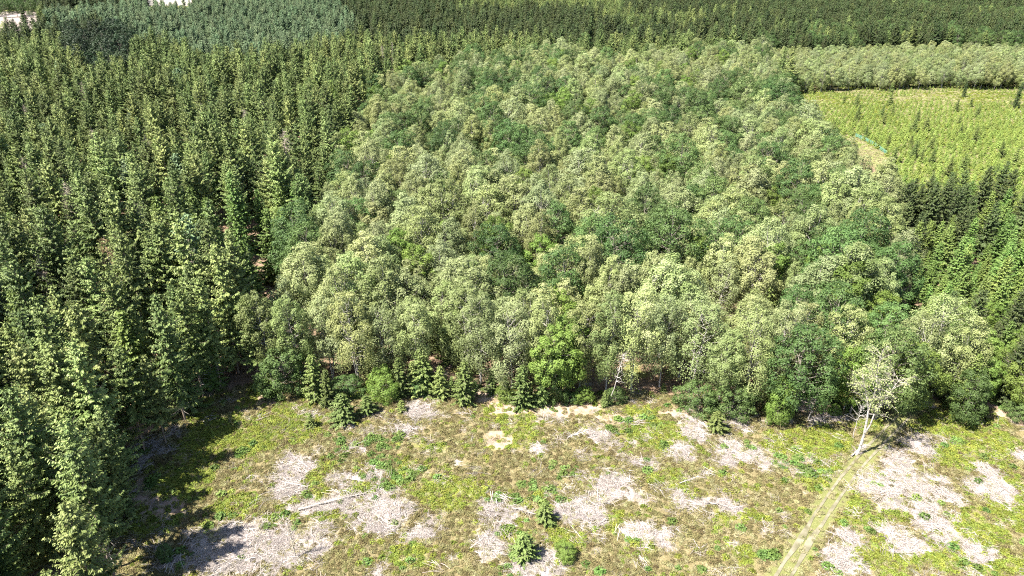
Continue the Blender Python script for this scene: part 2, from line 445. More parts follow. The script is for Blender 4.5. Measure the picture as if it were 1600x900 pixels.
for i in range(6):
    r = np.random.default_rng(200 + i)
    tk, cr = broadleaf(31 + i, 13.5, r.uniform(3.3, 4.3), r.uniform(.16, .28), 54, 380, .26, (.22, .36), droop=.1, lean=r.uniform(.0, .04), prof=.5, tr=.17)
    register('oak', i, tk, cr, None, 'oak_bark', 'oak')
for i in range(3):
    r = np.random.default_rng(230 + i)
    tk, cr = broadleaf(231 + i, 13.5, r.uniform(3.6, 4.4), .08, 54, 200, .38, (.22, .36), droop=.1, lean=.02, prof=.5, tr=.17)
    register('dark_oak', i, tk, cr, None, 'oak_bark', 'dark_oak')
for i in range(4):
    r = np.random.default_rng(250 + i)
    tk, cr = broadleaf(41 + i, 12.0, r.uniform(2.6, 3.4), r.uniform(.14, .25), 48, 360, .24, (.24, .38), droop=.2, lean=r.uniform(.0, .05), prof=.5, tr=.13)
    register('lime', i, tk, cr, None, 'oak_bark', 'lime')
for i in range(4):      # bushes and low broadleaves, leafy to the ground
    r = np.random.default_rng(280 + i)
    tk, cr = broadleaf(81 + i, 6.0, r.uniform(2.0, 2.6), .04, 40, 300, .20, (.26, .42), droop=.3, lean=.02, prof=.42, tr=.12)
    register('bush', i, tk, cr, None, 'oak_bark', 'oak' if i % 2 else 'lime')
for i in range(9):
    r = np.random.default_rng(300 + i)
    tk, cr, dd = conifer(51 + i, 20.0, r.uniform(2.8, 3.7), r.uniform(.24, .40), r.uniform(.62, .85), 9, .42, r.uniform(.42, .68), r.uniform(.15, .4), .2, rough=r.uniform(.2, .45))
    register('spruce', i, tk, cr, dd, 'spruce_bark', 'spruce'); FORM[('spruce', i)] = form(cr)
for i in range(5):      # edge spruces: deeper crowns
    r = np.random.default_rng(340 + i)
    tk, cr, dd = conifer(351 + i, 20.0, r.uniform(3.0, 3.9), r.uniform(.10, .22), r.uniform(.62, .85), 9, .42, r.uniform(.46, .72), r.uniform(.25, .45), .2, rough=r.uniform(.2, .45))
    register('spruce_deep', i, tk, cr, dd, 'spruce_bark', 'spruce'); FORM[('spruce_deep', i)] = form(cr)
for i in range(4):
    r = np.random.default_rng(360 + i)
    tk, cr, dd = conifer(361 + i, 15.0, r.uniform(2.7, 3.4), r.uniform(.08, .16), .6, 9, .40, r.uniform(.5, .8), r.uniform(.25, .4), .16, dead=False)
    register('fir', i, tk, cr, None, 'spruce_bark', 'fir')
for i in range(4):
    r = np.random.default_rng(380 + i)
    tk, cr, dd = conifer(381 + i, 11.0, r.uniform(2.1, 2.8), r.uniform(.06, .12), .52, 9, .34, r.uniform(.5, .85), r.uniform(.15, .3), .12, dead=False)
    register('larch', i, tk, cr, None, 'spruce_bark', 'larch')
for i in range(4):
    r = np.random.default_rng(400 + i)
    tk, cr, dd = conifer(401 + i, 18.0, r.uniform(3.2, 4.2), r.uniform(.12, .2), .62, 9, .46, r.uniform(.45, .75), r.uniform(.2, .3), .18, dead=False, rough=.3)
    register('blue_conifer', i, tk, cr, None, 'spruce_bark', 'blue_conifer')
for i in range(4):      # dense young spruce, branches to the ground
    r = np.random.default_rng(420 + i)
    tk, cr, dd = conifer(421 + i, 6.0, r.uniform(1.5, 1.9), .02, .34, 9, .27, r.uniform(.65, .85), r.uniform(.12, .22), .1, dead=False, tr=.22, flare=.2)
    register('young', i, tk, cr, None, 'spruce_bark', 'young')
for i in range(4):
    r = np.random.default_rng(440 + i)
    tk, cr, dd = conifer(441 + i, 2.6, r.uniform(.75, .95), .02, .26, 6, .26, .8, .1, .1, dead=False, tr=.2)
    register('sapling', i, tk, cr, None, 'spruce_bark', 'sapling')

# ------------------------------------------------------------------ layout of the place (outlines measured once, then in metres)
def poly(pts, z=0.0): return [at(px, py, z) for px, py in pts]
clearing = poly([(222, 900), (196, 800), (252, 705), (312, 645), (372, 600), (405, 622), (432, 606), (520, 606), (640, 604), (740, 604), (840, 618), (930, 622), (1040, 616),
                 (1110, 650), (1200, 640), (1238, 616), (1318, 634), (1342, 668), (1388, 655), (1432, 632), (1508, 645), (1555, 628), (1600, 668), (1700, 720)]) + [(95, 55), (75, 20), (-20, 20), (-34, 36)]
Zb = 11.0
birch_wood = poly([(395, 640), (405, 500), (420, 425), (445, 370), (495, 305), (520, 235), (552, 180), (590, 130), (640, 108), (760, 92), (860, 76), (975, 92), (1080, 80), (1190, 72), (1215, 120),
                   (1232, 155), (1275, 190), (1312, 222), (1345, 250), (1395, 275), (1412, 340), (1425, 430), (1440, 500), (1490, 560), (1530, 600), (1560, 720), (900, 760)], Zb)
plantation = poly([(1225, 135), (1640, 130), (1800, 170), (1800, 300), (1560, 335), (1420, 325), (1370, 262), (1300, 218), (1250, 180)], 0)
pl_grass = poly([(1300, 214), (1336, 213), (1385, 243), (1398, 268), (1370, 262), (1320, 235)], 0)
birch_belt = poly([(1180, 78), (1300, 76), (1420, 72), (1620, 70), (1800, 72), (1800, 104), (1620, 110), (1480, 108), (1300, 112), (1210, 116)], 9)
mixed_far = poly([(1165, -6), (1300, -8), (1800, -8), (1800, 68), (1620, 66), (1420, 66), (1190, 66)], 14)
dark_row = poly([(1408, 272), (1800, 270), (1800, 352), (1600, 352), (1420, 348)], 11)
larch_block = poly([(1420, 318), (1800, 318), (1800, 480), (1600, 480), (1500, 468), (1436, 485)], 8)
brown_block = poly([(1436, 470), (1500, 440), (1600, 450), (1800, 450), (1800, 800), (1600, 690), (1560, 640), (1530, 600), (1490, 555)], 10)
light_patch = poly([(292, 300), (440, 290), (450, 365), (400, 400), (300, 392)], 14)
teal_band = poly([(70, 12), (230, 2), (520, -6), (560, 30), (540, 60), (400, 96), (260, 70), (215, 60), (150, 30), (70, 48)], 14)
tl_open = poly([(-400, -4), (62, -4), (62, 26), (58, 52), (-400, 66)], 12)
far_dark = poly([(95, 46), (190, 40), (208, 66), (208, 96), (150, 110), (100, 88)], 14)

track = [at(px, py) for px, py in [(1205, 930), (1228, 896), (1262, 838), (1296, 784), (1330, 736), (1366, 694), (1400, 662), (1432, 632)]]
_t = np.array(track); _s = np.concatenate([[0], np.cumsum(np.hypot(*np.diff(_t, axis=0).T))]); _q = np.arange(0, _s[-1], .4)
_tx, _ty = (np.convolve(np.pad(np.interp(_q, _s, _t[:, k]), 9, 'edge'), np.ones(19) / 19, 'valid') for k in (0, 1))
track = [(float(a), float(b)) for a, b in zip(_tx[::4], _ty[::4])]
def seg_dist(x, y, line):
    best = np.full(np.shape(x), 1e9); side = np.zeros(np.shape(x))
    for (x1, y1), (x2, y2) in zip(line[:-1], line[1:]):
        L2 = (x2 - x1) ** 2 + (y2 - y1) ** 2
        t = np.clip(((x - x1) * (x2 - x1) + (y - y1) * (y2 - y1)) / L2, 0, 1)
        d = np.hypot(x - x1 - t * (x2 - x1), y - y1 - t * (y2 - y1))
        sg = np.sign((x - x1) * (y2 - y1) - (y - y1) * (x2 - x1))
        side = np.where(d < best, sg, side); best = np.minimum(best, d)
    return best * side

# patches of the heath: (photo x, y, half width, half height)
PALE = [(380, 858, 96, 34), (330, 880, 60, 18), (458, 742, 26, 30), (450, 716, 18, 12), (515, 786, 54, 13), (606, 792, 28, 26), (590, 822, 26, 10), (658, 640, 24, 12), (545, 746, 34, 9), (660, 832, 24, 8), (505, 855, 20, 17),
        (780, 800, 44, 18), (762, 846, 22, 22), (950, 760, 36, 22), (900, 800, 40, 20), (828, 888, 44, 14), (850, 878, 22, 14), (1140, 710, 28, 16), (1080, 672, 20, 16), (1066, 706, 22, 15), (1000, 832, 28, 14),
        (1038, 838, 10, 14), (1098, 785, 42, 6), (1150, 796, 24, 8), (840, 706, 11, 7), (932, 682, 18, 8), (988, 691, 10, 6), (1418, 762, 62, 34), (1445, 800, 40, 30), (1402, 722, 34, 22), (1560, 764, 30, 20), (1540, 734, 12, 14),
        (1312, 876, 26, 30), (1312, 838, 24, 15), (1420, 852, 34, 14), (1532, 866, 26, 16), (1592, 706, 12, 12), (1438, 694, 22, 15), (1392, 832, 24, 9), (566, 703, 10, 6), (1190, 715, 10, 6), (1470, 845, 20, 10), (1475, 775, 24, 20)]
SOIL = [(780, 690, 22, 16), (800, 640, 48, 14), (890, 640, 60, 14), (1278, 634, 46, 12), (420, 618, 22, 14), (960, 655, 36, 8), (1060, 645, 30, 8), (745, 620, 30, 10), (318, 600, 34, 20), (250, 790, 36, 22), (690, 575, 14, 10), (1130, 540, 20, 10), (690, 500, 12, 8), (1570, 640, 26, 18), (215, 770, 20, 30)]
GREEN = [(440, 662, 70, 26), (400, 690, 40, 20), (1030, 682, 44, 26), (1000, 650, 26, 12), (1255, 690, 60, 22), (1300, 680, 30, 26), (1480, 660, 70, 22), (1560, 690, 40, 20), (1585, 790, 50, 40), (1390, 870, 40, 34), (560, 764, 22, 12), (1178, 808, 26, 14),
         (445, 798, 24, 14), (690, 768, 50, 22), (640, 872, 40, 22), (230, 815, 40, 22), (330, 690, 40, 40), (880, 845, 30, 18), (830, 872, 20, 10), (1520, 830, 60, 26), (1490, 715, 40, 18), (1350, 860, 26, 20), (290, 750, 40, 40), (1560, 880, 60, 20), (1240, 860, 18, 20), (450, 760, 22, 8), (370, 790, 30, 20), (1465, 870, 30, 20)]
LEAF = [(830, 775, 54, 22), (900, 738, 34, 14), (280, 868, 24, 12), (640, 740, 30, 12), (1260, 720, 30, 14), (590, 690, 40, 14)]
def patches(lst, x, y, rough=.55, fscale=.45, seed=3, soft=.25):
    out = np.zeros(np.shape(x))
    n = (fbm(x * fscale, y * fscale, seed, 4) - .5) * 2
    n2 = (fbm(x * 1.7, y * 1.7, seed + 40, 2) - .5) * 2
    for px, py, rx, ry in lst:
        cx, cy_ = at(px, py); dep = math.atan2(CAM_H, cy_); sl = CAM_H / math.sin(dep)
        wx, wy = rx / FPX * sl, ry / FPX * sl / math.sin(dep)
        d = np.sqrt(((x - cx) / wx) ** 2 + ((y - cy_) / wy) ** 2)
        out = np.maximum(out, sstep(1 + soft, 1 - soft, d + rough * n + .3 * n2 + .06))
    return out

# ------------------------------------------------------------------ ground sheet with its cover written as attributes
def axis(fine0, fine1, step, lo, hi, grow=1.22):
    a = list(np.arange(fine0, fine1 + 1e-6, step)); s = step
    while a[-1] < hi: s *= grow; a.append(min(hi, a[-1] + s))
    s = step; b = [fine0]
    while b[-1] > lo: s *= grow; b.append(max(lo, b[-1] - s))
    return np.array(b[:0:-1] + a)
gx = axis(-72, 84, .42, -4500, 4500); gy = axis(36, 116, .42, -400, 6500)
X, Y = np.meshgrid(gx, gy); Xf, Yf = X.ravel(), Y.ravel()
near = (np.abs(Xf) < 110) & (Yf > 15) & (Yf < 140)
def in_open(x, y):
    return inside(x, y, clearing) | inside(x + 2.2 + 3 * vnoise(x * .4, y * .4, 55), y - 1.0, clearing)
def cover(x, y):
    c = {}
    ins = in_open(x, y)
    pale = patches(PALE, x, y, .85, .55, 3, .42)
    small = sstep(.66, .74, fbm(x * .28 + 9, y * .28, 21, 4)) * .75
    soil = patches(SOIL, x, y, .4, .4, 51)
    green = np.maximum(patches(GREEN, x, y, .6, .3, 71), sstep(.60, .72, fbm(x * .16, y * .16 + 30, 33, 4)) * .7)
    leaf = np.maximum(patches(LEAF, x, y, .6, .3, 91), sstep(.68, .75, fbm(x * .2 + 60, y * .2 + 30, 63, 3)) * .7)
    td = seg_dist(x, y, track)
    rut = np.maximum(sstep(.55, .30, np.abs(td - .62)), sstep(.55, .30, np.abs(td + .62)))
    onroad = sstep(1.9, 1.0, np.abs(td) + .5 * (vnoise(x, y, 77) - .5))
    c['pale'] = np.maximum(pale, small * (1 - green) * (1 - soil)) * (1 - onroad)
    c['soil'] = soil; c['green'] = green * (1 - pale) * (1 - onroad); c['leaf'] = leaf * (1 - pale) * (1 - onroad)
    c['rut'] = rut; c['road'] = onroad; c['open'] = ins.astype(float)
    return c
ATT = {k: np.zeros(len(Xf)) for k in ('pale', 'soil', 'green', 'leaf', 'rut', 'road', 'open', 'meadow')}
cv = cover(Xf[near], Yf[near])
for k, v in cv.items(): ATT[k][near] = v
ATT['meadow'] = np.maximum(inside(Xf, Yf, plantation).astype(float), 0)
ATT['meadow'] = np.maximum(ATT['meadow'], (Yf > 520).astype(float) * .8)
gm = Geo(); ny, nx = X.shape
ii = np.arange(ny - 1)[:, None] * nx + np.arange(nx - 1)[None]
gm.add(np.stack([Xf, Yf, gz(Xf, Yf)], 1), np.stack([ii, ii + 1, ii + nx + 1, ii + nx], -1).reshape(-1, 4))

def ground_material():
    m, nt, N, L = nodes('heath_ground')
    out = N('ShaderNodeOutputMaterial'); p = N('ShaderNodeBsdfPrincipled'); p.inputs['Roughness'].default_value = .95; p.inputs['Specular IOR Level'].default_value = .05
    tc = N('ShaderNodeTexCoord')
    def noise(scale, det=6, rough=.6):
        n = N('ShaderNodeTexNoise'); n.inputs['Scale'].default_value = scale; n.inputs['Detail'].default_value = det; n.inputs['Roughness'].default_value = rough
        L(tc.outputs['Object'], n.inputs['Vector']); return n
    def ramp(src, stops):
        r = N('ShaderNodeValToRGB'); e = r.color_ramp.elements
        while len(e) < len(stops): e.new(.5)
        for el, (pos, col) in zip(e, stops): el.position = pos; el.color = (*col, 1)
        L(src, r.inputs[0]); return r.outputs[0]
    def attr(name):
        a = N('ShaderNodeAttribute'); a.attribute_name = name; return a.outputs['Fac']
    def mix(fac, a, b):
        x = N('ShaderNodeMix'); x.data_type = 'RGBA'; L(fac, x.inputs[0]); L(a, x.inputs[6]); L(b, x.inputs[7]); return x.outputs[2]
    def roughen(a, n, k=.6):
        s = N('ShaderNodeMath'); s.operation = 'SUBTRACT'; s.inputs[1].default_value = .5; L(n, s.inputs[0])
        q = N('ShaderNodeMath'); q.operation = 'MULTIPLY_ADD'; q.inputs[1].default_value = k; L(s.outputs[0], q.inputs[0]); L(a, q.inputs[2]); q.use_clamp = True
        pr = N('ShaderNodeMath'); pr.operation = 'MULTIPLY'; L(q.outputs[0], pr.inputs[0])
        g = N('ShaderNodeMath'); g.operation = 'MULTIPLY'; g.inputs[1].default_value = 4; g.use_clamp = True; L(a, g.inputs[0]); L(g.outputs[0], pr.inputs[1]); return pr.outputs[0]
    n1, n2, n3 = noise(1.4), noise(6, 4), noise(.35, 5)
    litter = ramp(n1.outputs[0], [(.3, (.10, .066, .042)), (.55, (.18, .125, .085)), (.75, (.26, .195, .14))])
    heath = ramp(n2.outputs[0], [(.3, (.085, .068, .034)), (.5, (.15, .124, .062)), (.7, (.22, .188, .105))])
    c = mix(attr('open'), litter, heath)
    pale = ramp(n2.outputs[0], [(.25, (.16, .128, .108)), (.45, (.28, .242, .222)), (.65, (.38, .34, .322))])
    soil = ramp(n1.outputs[0], [(.3, (.19, .125, .085)), (.5, (.28, .20, .145)), (.7, (.34, .27, .21))])
    green = ramp(n2.outputs[0], [(.3, (.085, .105, .02)), (.7, (.17, .195, .04))])
    mid = ramp(n2.outputs[0], [(.3, (.095, .105, .034)), (.7, (.165, .165, .066))])
    mead = ramp(n3.outputs[0], [(.3, (.095, .135, .030)), (.48, (.135, .165, .045)), (.64, (.21, .195, .095))])
    c = mix(roughen(attr('green'), n1.outputs[0]), c, green)
    c = mix(roughen(attr('soil'), n1.outputs[0]), c, soil)
    c = mix(roughen(attr('pale'), n1.outputs[0]), c, pale)
    c = mix(attr('road'), c, mid)
    c = mix(attr('meadow'), c, mead)
    L(c, p.inputs['Base Color'])
    b = N('ShaderNodeBump'); b.inputs['Strength'].default_value = .9; b.inputs['Distance'].default_value = .12
    L(n2.outputs[0], b.inputs['Height']); L(b.outputs[0], p.inputs['Normal']); L(p.outputs[0], out.inputs[0])
    return m
me = make_mesh('ground', [gm], [ground_material()], (0,))
for k, v in ATT.items(): me.attributes.new(k, 'FLOAT', 'POINT').data.foreach_set('value', v.astype(np.float32))
tag(link(bpy.data.objects.new('ground', me)), 'heath and forest floor', kind='structure')

# the worn track across the heath: a sheet laid just above the ground
def plain(name, a, b, scale=3, rough=.95):
    m, nt, N, L = nodes(name); out = N('ShaderNodeOutputMaterial'); p = N('ShaderNodeBsdfPrincipled'); p.inputs['Roughness'].default_value = rough; p.inputs['Specular IOR Level'].default_value = .05
    tc = N('ShaderNodeTexCoord'); n = N('ShaderNodeTexNoise'); n.inputs['Scale'].default_value = scale; n.inputs['Detail'].default_value = 6
    r = N('ShaderNodeValToRGB'); e = r.color_ramp.elements; e[0].position = .32; e[0].color = (*a, 1); e[1].position = .68; e[1].color = (*b, 1)
    L(tc.outputs['Object'], n.inputs['Vector']); L(n.outputs[0], r.inputs[0]); L(r.outputs[0], p.inputs['Base Color']); L(p.outputs[0], out.inputs[0]); return m
tl = np.array(track); ss = np.concatenate([[0], np.cumsum(np.hypot(*np.diff(tl, axis=0).T))])
si = np.arange(0, ss[-1], .4); tx = np.interp(si, ss, tl[:, 0]); ty = np.interp(si, ss, tl[:, 1])
ker = np.ones(15) / 15
tx = np.convolve(np.pad(tx, 7, 'edge'), ker, 'valid'); ty = np.convolve(np.pad(ty, 7, 'edge'), ker, 'valid')
dd_ = unit(np.stack([np.gradient(tx), np.gradient(ty)], 1))
pg = Geo()
for off in (-.62, .62):
    bare = .35 * np.exp(-((si - 9.0) / 2.6) ** 2)
    wl = .05 + .22 * fbm(si * .25, si * 0 + off * 9, 4, 3) + bare * (off > 0)
    wr = .05 + .22 * fbm(si * .25, si * 0 + off * 5, 14, 3) + bare * (off < 0)
    a = np.stack([tx + dd_[:, 1] * (off - wl), ty - dd_[:, 0] * (off - wl)], 1); b = np.stack([tx + dd_[:, 1] * (off + wr), ty - dd_[:, 0] * (off + wr)], 1)
    v = np.concatenate([np.c_[a, gsurf(a[:, 0], a[:, 1]) + .06], np.c_[b, gsurf(b[:, 0], b[:, 1]) + .06]]); n = len(a); k = np.arange(n - 1)
    pg.add(v, np.stack([k, k + n, k + n + 1, k + 1], -1))
tag(link(bpy.data.objects.new('path', make_mesh('path', [pg], [plain('bare_track', (.100, .092, .054), (.190, .172, .125), .9)]))), kind='structure')

# far fields
def field(name, pts, mat, z):
    g = Geo(); p = [at(a, b) for a, b in pts]; g.add([(x, y, z) for x, y in p], [[0, 1, 2, 3]])
    return tag(link(bpy.data.objects.new(name, make_mesh(name, [g], [mat]))), kind='structure')
field('field', [(-300, 55), (110, 50), (140, 16), (-300, 22)], plain('stubble_field', (.19, .155, .135), (.25, .215, .195), .02), .10)
field('field', [(200, 9), (330, 9), (340, -3), (190, -3)], plain('pale_far_field', (.22, .20, .17), (.28, .26, .23), .02), .10)
field('field', [(-300, 78), (120, 66), (120, 50.5), (-300, 55.5)], plain('meadow_field', (.17, .22, .05), (.25, .28, .09), .05), .10)
field('field', [(1568, 187), (1680, 196), (1680, 170), (1580, 170)], plain('sand_yard', (.24, .22, .20), (.32, .295, .27), .4), .10)

# ------------------------------------------------------------------ placing trees
def grid_points(x0, x1, y0, y1, s, jit=.36, seed=0):
    r = np.random.default_rng(seed)
    xs = np.arange(x0, x1, s); ys = np.arange(y0, y1, s * .87)
    XX, YY = np.meshgrid(xs, ys); XX[1::2] += s * .5
    XX = XX + r.uniform(-jit, jit, XX.shape) * s; YY = YY + r.uniform(-jit, jit, YY.shape) * s
    return XX.ravel(), YY.ravel()

TREES = {}          # species -> list of arrays (x, y, proto kind, variant, scale, widthscale, label key)
def add_trees(species, kind, x, y, scale, zone, wide=None):
    n = len(x)
    if not n: return
    var = RNG.integers(0, len(PROTO[kind]), n)
    wide = np.ones(n) if wide is None else wide
    L = TREES.setdefault(species, [])
    for k in range(n): L.append((float(x[k]), float(y[k]), kind, int(var[k]), float(scale[k]), float(wide[k]), zone))

def cull(x, y, H, margin=160):
    """keep what can be seen or throw a shadow into view"""
    u, v, zc = in_view(x, y, H * .8)
    return (zc > 5) & (u > -margin - 60) & (u < 1600 + margin) & (v < 1250) & (v > -60)

def clear_of(x, y, spots):
    ok = np.ones(len(x), bool)
    for (sx, sy, r) in spots: ok &= np.hypot(x - sx, y - sy) > r
    return ok

# specimens measured singly: (species, proto kind, photo x and y of the foot, photo y of the top, half width in photo px or None)
def stand(px, py, top):
    x, y = at(px, py); z = CAM_H - y * math.tan(PITCH + math.atan((top - 450) / FPX))
    return x, y, z
SINGLE = [
    ('young_spruce', 'young', 497, 634, 552, 24, 'slender young spruce at the wood edge in front of grey-green birches'),
    ('young_spruce', 'young', 540, 668, 614, 27, 'broad young spruce standing out on the heath before the birch wood'),
    ('young_spruce', 'young', 574, 652, 616, 18, 'small young spruce touching the broad one on the heath'),
    ('young_spruce', 'young', 626, 628, 560, 21, 'tall conical young spruce between a lime green bush and another spruce'),
    ('young_spruce', 'young', 664, 624, 545, 28, 'full blue-green young spruce beside a patch of reddish litter'),
    ('young_spruce', 'young', 726, 642, 566, 25, 'dense young spruce at the wood edge beside a brown litter bank'),
    ('young_spruce', 'young', 816, 648, 572, 24, 'dark layered young spruce in the middle of the wood edge'),
    ('young_spruce', 'young', 770, 622, 580, 16, 'narrow young spruce half hidden between two denser spruces'),
    ('young_spruce', 'young', 488, 670, 644, 11, 'little spruce seedling on bright green bilberry near the wood edge'),
    ('young_spruce', 'young', 628, 647, 626, 10, 'little cone-shaped spruce next to a lilac-grey brash patch'),
    ('young_spruce', 'young', 1116, 682, 644, 19, 'squat young spruce at the foot of low leafy birches'),
    ('young_spruce', 'young', 851, 825, 786, 19, 'young spruce on the heath among bleached brash and brambles'),
    ('young_spruce', 'young', 818, 886, 830, 25, 'bushy young spruce alone on a pale brash patch'),
    ('young_spruce', 'young', 704, 575, 480, 26, 'spruce rising among birches just behind the wood edge'),
    ('young_spruce', 'young', 515, 640, 575, 17, 'dark young spruce crowded behind the broad one at the wood edge'),
    ('young_spruce', 'young', 690, 632, 574, 19, 'dark young spruce between the blue-green spruce and the litter bank'),
    ('young_spruce', 'young', 846, 642, 580, 18, 'dark young spruce close beside the layered one at the wood edge'),
    ('young_spruce', 'young', 648, 622, 566, 17, 'slim dark young spruce squeezed between two fuller spruces'),
    ('young_spruce', 'young', 790, 632, 588, 14, 'small dark spruce before white birch stems at the wood edge'),
    ('broadleaf_bush', 'bush', 884, 880, 852, 15, 'lime green bush beside the lone bushy spruce'),
    ('broadleaf_bush', 'bush', 450, 628, 545, 36, 'full blue-green leafy bush at the corner of the birch wood'),
    ('broadleaf_bush', 'bush', 600, 632, 575, 24, 'yellow-green bush in the wood edge beside young spruces'),
    ('broadleaf_bush', 'bush', 545, 625, 588, 24, 'small leafy bush under birches at the wood edge'),
    ('broadleaf_bush', 'bush', 1212, 668, 592, 22, 'bright green leafy bush at the wood edge by a beige bank'),
    ('broadleaf_bush', 'bush', 1500, 668, 580, 33, 'rounded grey-green bush standing forward of the wood beside the track corner'),
    ('broadleaf_bush', 'bush', 1140, 664, 600, 34, 'wide low leafy growth under birches at the wood edge'),
    ('broadleaf_bush', 'bush', 1085, 655, 600, 26, 'dark leafy bush beneath birches behind the squat spruce'),
    ('broadleaf_bush', 'bush', 868, 640, 560, 22, 'leafy column of a bush between dark spruce and white birch stems'),
    ('broadleaf_bush', 'bush', 1270, 628, 600, 18, 'low green bush behind the beige bank'),
    ('broadleaf_bush', 'bush', 262, 880, 856, 14, 'low bramble bush at the edge of the spruce shade'),
    ('broadleaf_bush', 'bush', 1415, 640, 600, 20, 'leafy bush behind the upper end of the track'),
]
singles = []
for sp, kd, px, py, top, hw, lab in SINGLE:
    x, y = at(px, py); y += .75 * hw / FPX * math.hypot(y, CAM_H); x *= 1 + .75 * hw / FPX * math.hypot(y, CAM_H) / y
    h = CAM_H - y * math.tan(PITCH + math.atan((top - 450) / FPX)); singles.append((x, y, 1.2))
    dist = math.hypot(y, CAM_H); proto_h = 6.0
    wid = hw / FPX * dist
    base_r = 1.7 if kd == 'young' else 2.6
    sc = h / proto_h
    TREES.setdefault(sp, []).append((x, y, kd, (px * 7 + py) % len(PROTO[kd]) if sp != 'broadleaf_bush' else (0 if 'lime' in lab or 'yellow' in lab or 'bright' in lab else 1) + 2 * (px % 2), sc, wid / (base_r * sc), lab))
r9 = np.random.default_rng(9)
front = [(405, 612), (432, 612), (520, 618), (640, 616), (740, 618), (840, 628), (930, 632), (1040, 626), (1110, 660), (1200, 650), (1238, 624), (1318, 640), (1400, 640), (1432, 636), (1508, 650), (1555, 634), (1600, 672)]
for k in range(46):
    j = r9.integers(len(front) - 1); t = r9.uniform(); px = front[j][0] * (1 - t) + front[j + 1][0] * t; py = front[j][1] * (1 - t) + front[j + 1][1] * t + r9.uniform(-14, 8)
    x, y = at(px, py); low = r9.uniform() < .3
    TREES.setdefault('young_spruce' if low else 'broadleaf_bush', []).append((x, y, 'young' if low else 'bush', int(r9.integers(4)), float(r9.uniform(.16, .5)), float(r9.uniform(.9, 1.4)), 'low young spruce in the scrub along the birch wood edge' if low else 'low leafy shrub in the scrub along the birch wood edge'))
lone = at(1338, 708)
gaps = [(*lone, 4.5), (*at(1130, 540), 3), (*at(690, 502), 2.6), (*at(690, 575), 2.6)] + singles

# dark and bright broadleaves seen among the birches
OAKS = [(745, 172), (768, 198), (625, 240), (603, 205), (930, 226), (1165, 352), (1150, 388), (775, 385), (925, 372), (960, 405), (465, 372), (475, 395), (800, 92), (780, 104), (915, 74), (948, 98), (1120, 212), (1100, 172), (1010, 150), (1272, 362),
        (1292, 250), (540, 268), (652, 200), (700, 300), (640, 130), (1060, 255), (985, 205), (880, 150), (1245, 300), (1330, 392), (1200, 265), (555, 345), (880, 440), (1300, 500), (1255, 560), (1010, 330), (840, 250), (1190, 150), (620, 330), (1130, 95), (1390, 430), (700, 228), (665, 175)]
LIMES = [(690, 366), (1102, 310), (890, 525), (872, 545), (832, 134), (1330, 492), (1205, 420), (1400, 370), (1000, 270), (760, 260), (610, 270), (1380, 480), (650, 420), (930, 315), (1440, 560), (1090, 400), (1245, 215), (905, 180), (580, 220), (700, 130), (1290, 410), (1350, 560)]
r5 = np.random.default_rng(5)
osp = [at(px, py, 10) for px, py in OAKS]; lsp = [at(px, py, 9) for px, py in LIMES]
add_trees('oak_tree', 'oak', [p[0] for p in osp], [p[1] for p in osp], r5.uniform(1.08, 1.32, len(osp)), 'oak_in')
add_trees('broadleaf_tree', 'lime', [p[0] for p in lsp], [p[1] for p in lsp], r5.uniform(.9, 1.15, len(lsp)), 'lime_in')
row = [at(px, py) for px, py in [(428, 594), (472, 598), (520, 590), (562, 603), (604, 594), (650, 592), (752, 600), (800, 608), (848, 606), (905, 612), (946, 618), (986, 608), (1030, 606), (1076, 614), (1122, 634), (1160, 630), (1206, 624), (1246, 602), (1292, 612), (1402, 622), (1440, 612), (1482, 624)]]
add_trees('birch_tree', 'birch_edge', [p[0] for p in row], [p[1] for p in row], r5.uniform(.82, 1.12, len(row)), 'edge', r5.uniform(.8, 1.1, len(row)))
occ = [(x, y, 3.4) for x, y in row] + [(x, y, 3.6) for x, y in osp] + [(x, y, 3.0) for x, y in lsp]

bx, by = grid_points(-130, 260, 70, 440, 6.2, .47, 1)
k = inside(bx, by, birch_wood) & ~inside(bx, by, clearing) & clear_of(bx, by, gaps) & (np.abs(seg_dist(bx, by, track)) > 2.2) & ~inside(bx, by, plantation)
bx, by = bx[k], by[k]
ko = clear_of(bx, by, occ); bx, by = bx[ko], by[ko]
rr = np.random.default_rng(3); u = rr.uniform(size=len(bx)); patch = fbm(bx * .03, by * .03, 44, 3)
is_oak = u < .08 + .20 * sstep(.48, .62, patch); is_lime = ~is_oak & (u > .95)
is_con = ~is_oak & ~is_lime & (u > .93)
edge = np.zeros(len(bx), bool)
cl = np.array(clearing)
for k in range(len(cl)):
    edge |= np.abs(seg_dist(bx, by, [tuple(cl[k - 1]), tuple(cl[k])])) < 5.0
tall = .80 + .34 * fbm(bx * .05, by * .05, 12, 3) + rr.uniform(-.26, .20, len(bx))
kb = ~is_oak & ~is_lime & ~is_con
add_trees('birch_tree', 'birch', bx[kb & ~edge], by[kb & ~edge], tall[kb & ~edge], 'in', rr.uniform(.78, 1.32, (kb & ~edge).sum()))
add_trees('birch_tree', 'birch_edge', bx[kb & edge], by[kb & edge], tall[kb & edge], 'edge', rr.uniform(.9, 1.2, (kb & edge).sum()))
add_trees('oak_tree', 'oak', bx[is_oak], by[is_oak], tall[is_oak] * 1.14, 'oak_in')
add_trees('broadleaf_tree', 'lime', bx[is_lime], by[is_lime], tall[is_lime] * 1.2, 'lime_in')
add_trees('young_spruce', 'young', bx[is_con], by[is_con], tall[is_con] * 1.6, 'dark young spruce overtopped by birches inside the wood')

# birch belt beyond the plantation
x, y = grid_points(120, 420, 300, 470, 5.0, .4, 8); k = inside(x, y, birch_belt) & cull(x, y, 13); x, y = x[k], y[k]
add_trees('birch_tree', 'birch', x, y, rr.uniform(.5, .82, len(x)), 'belt', rr.uniform(1.0, 1.4, len(x)))
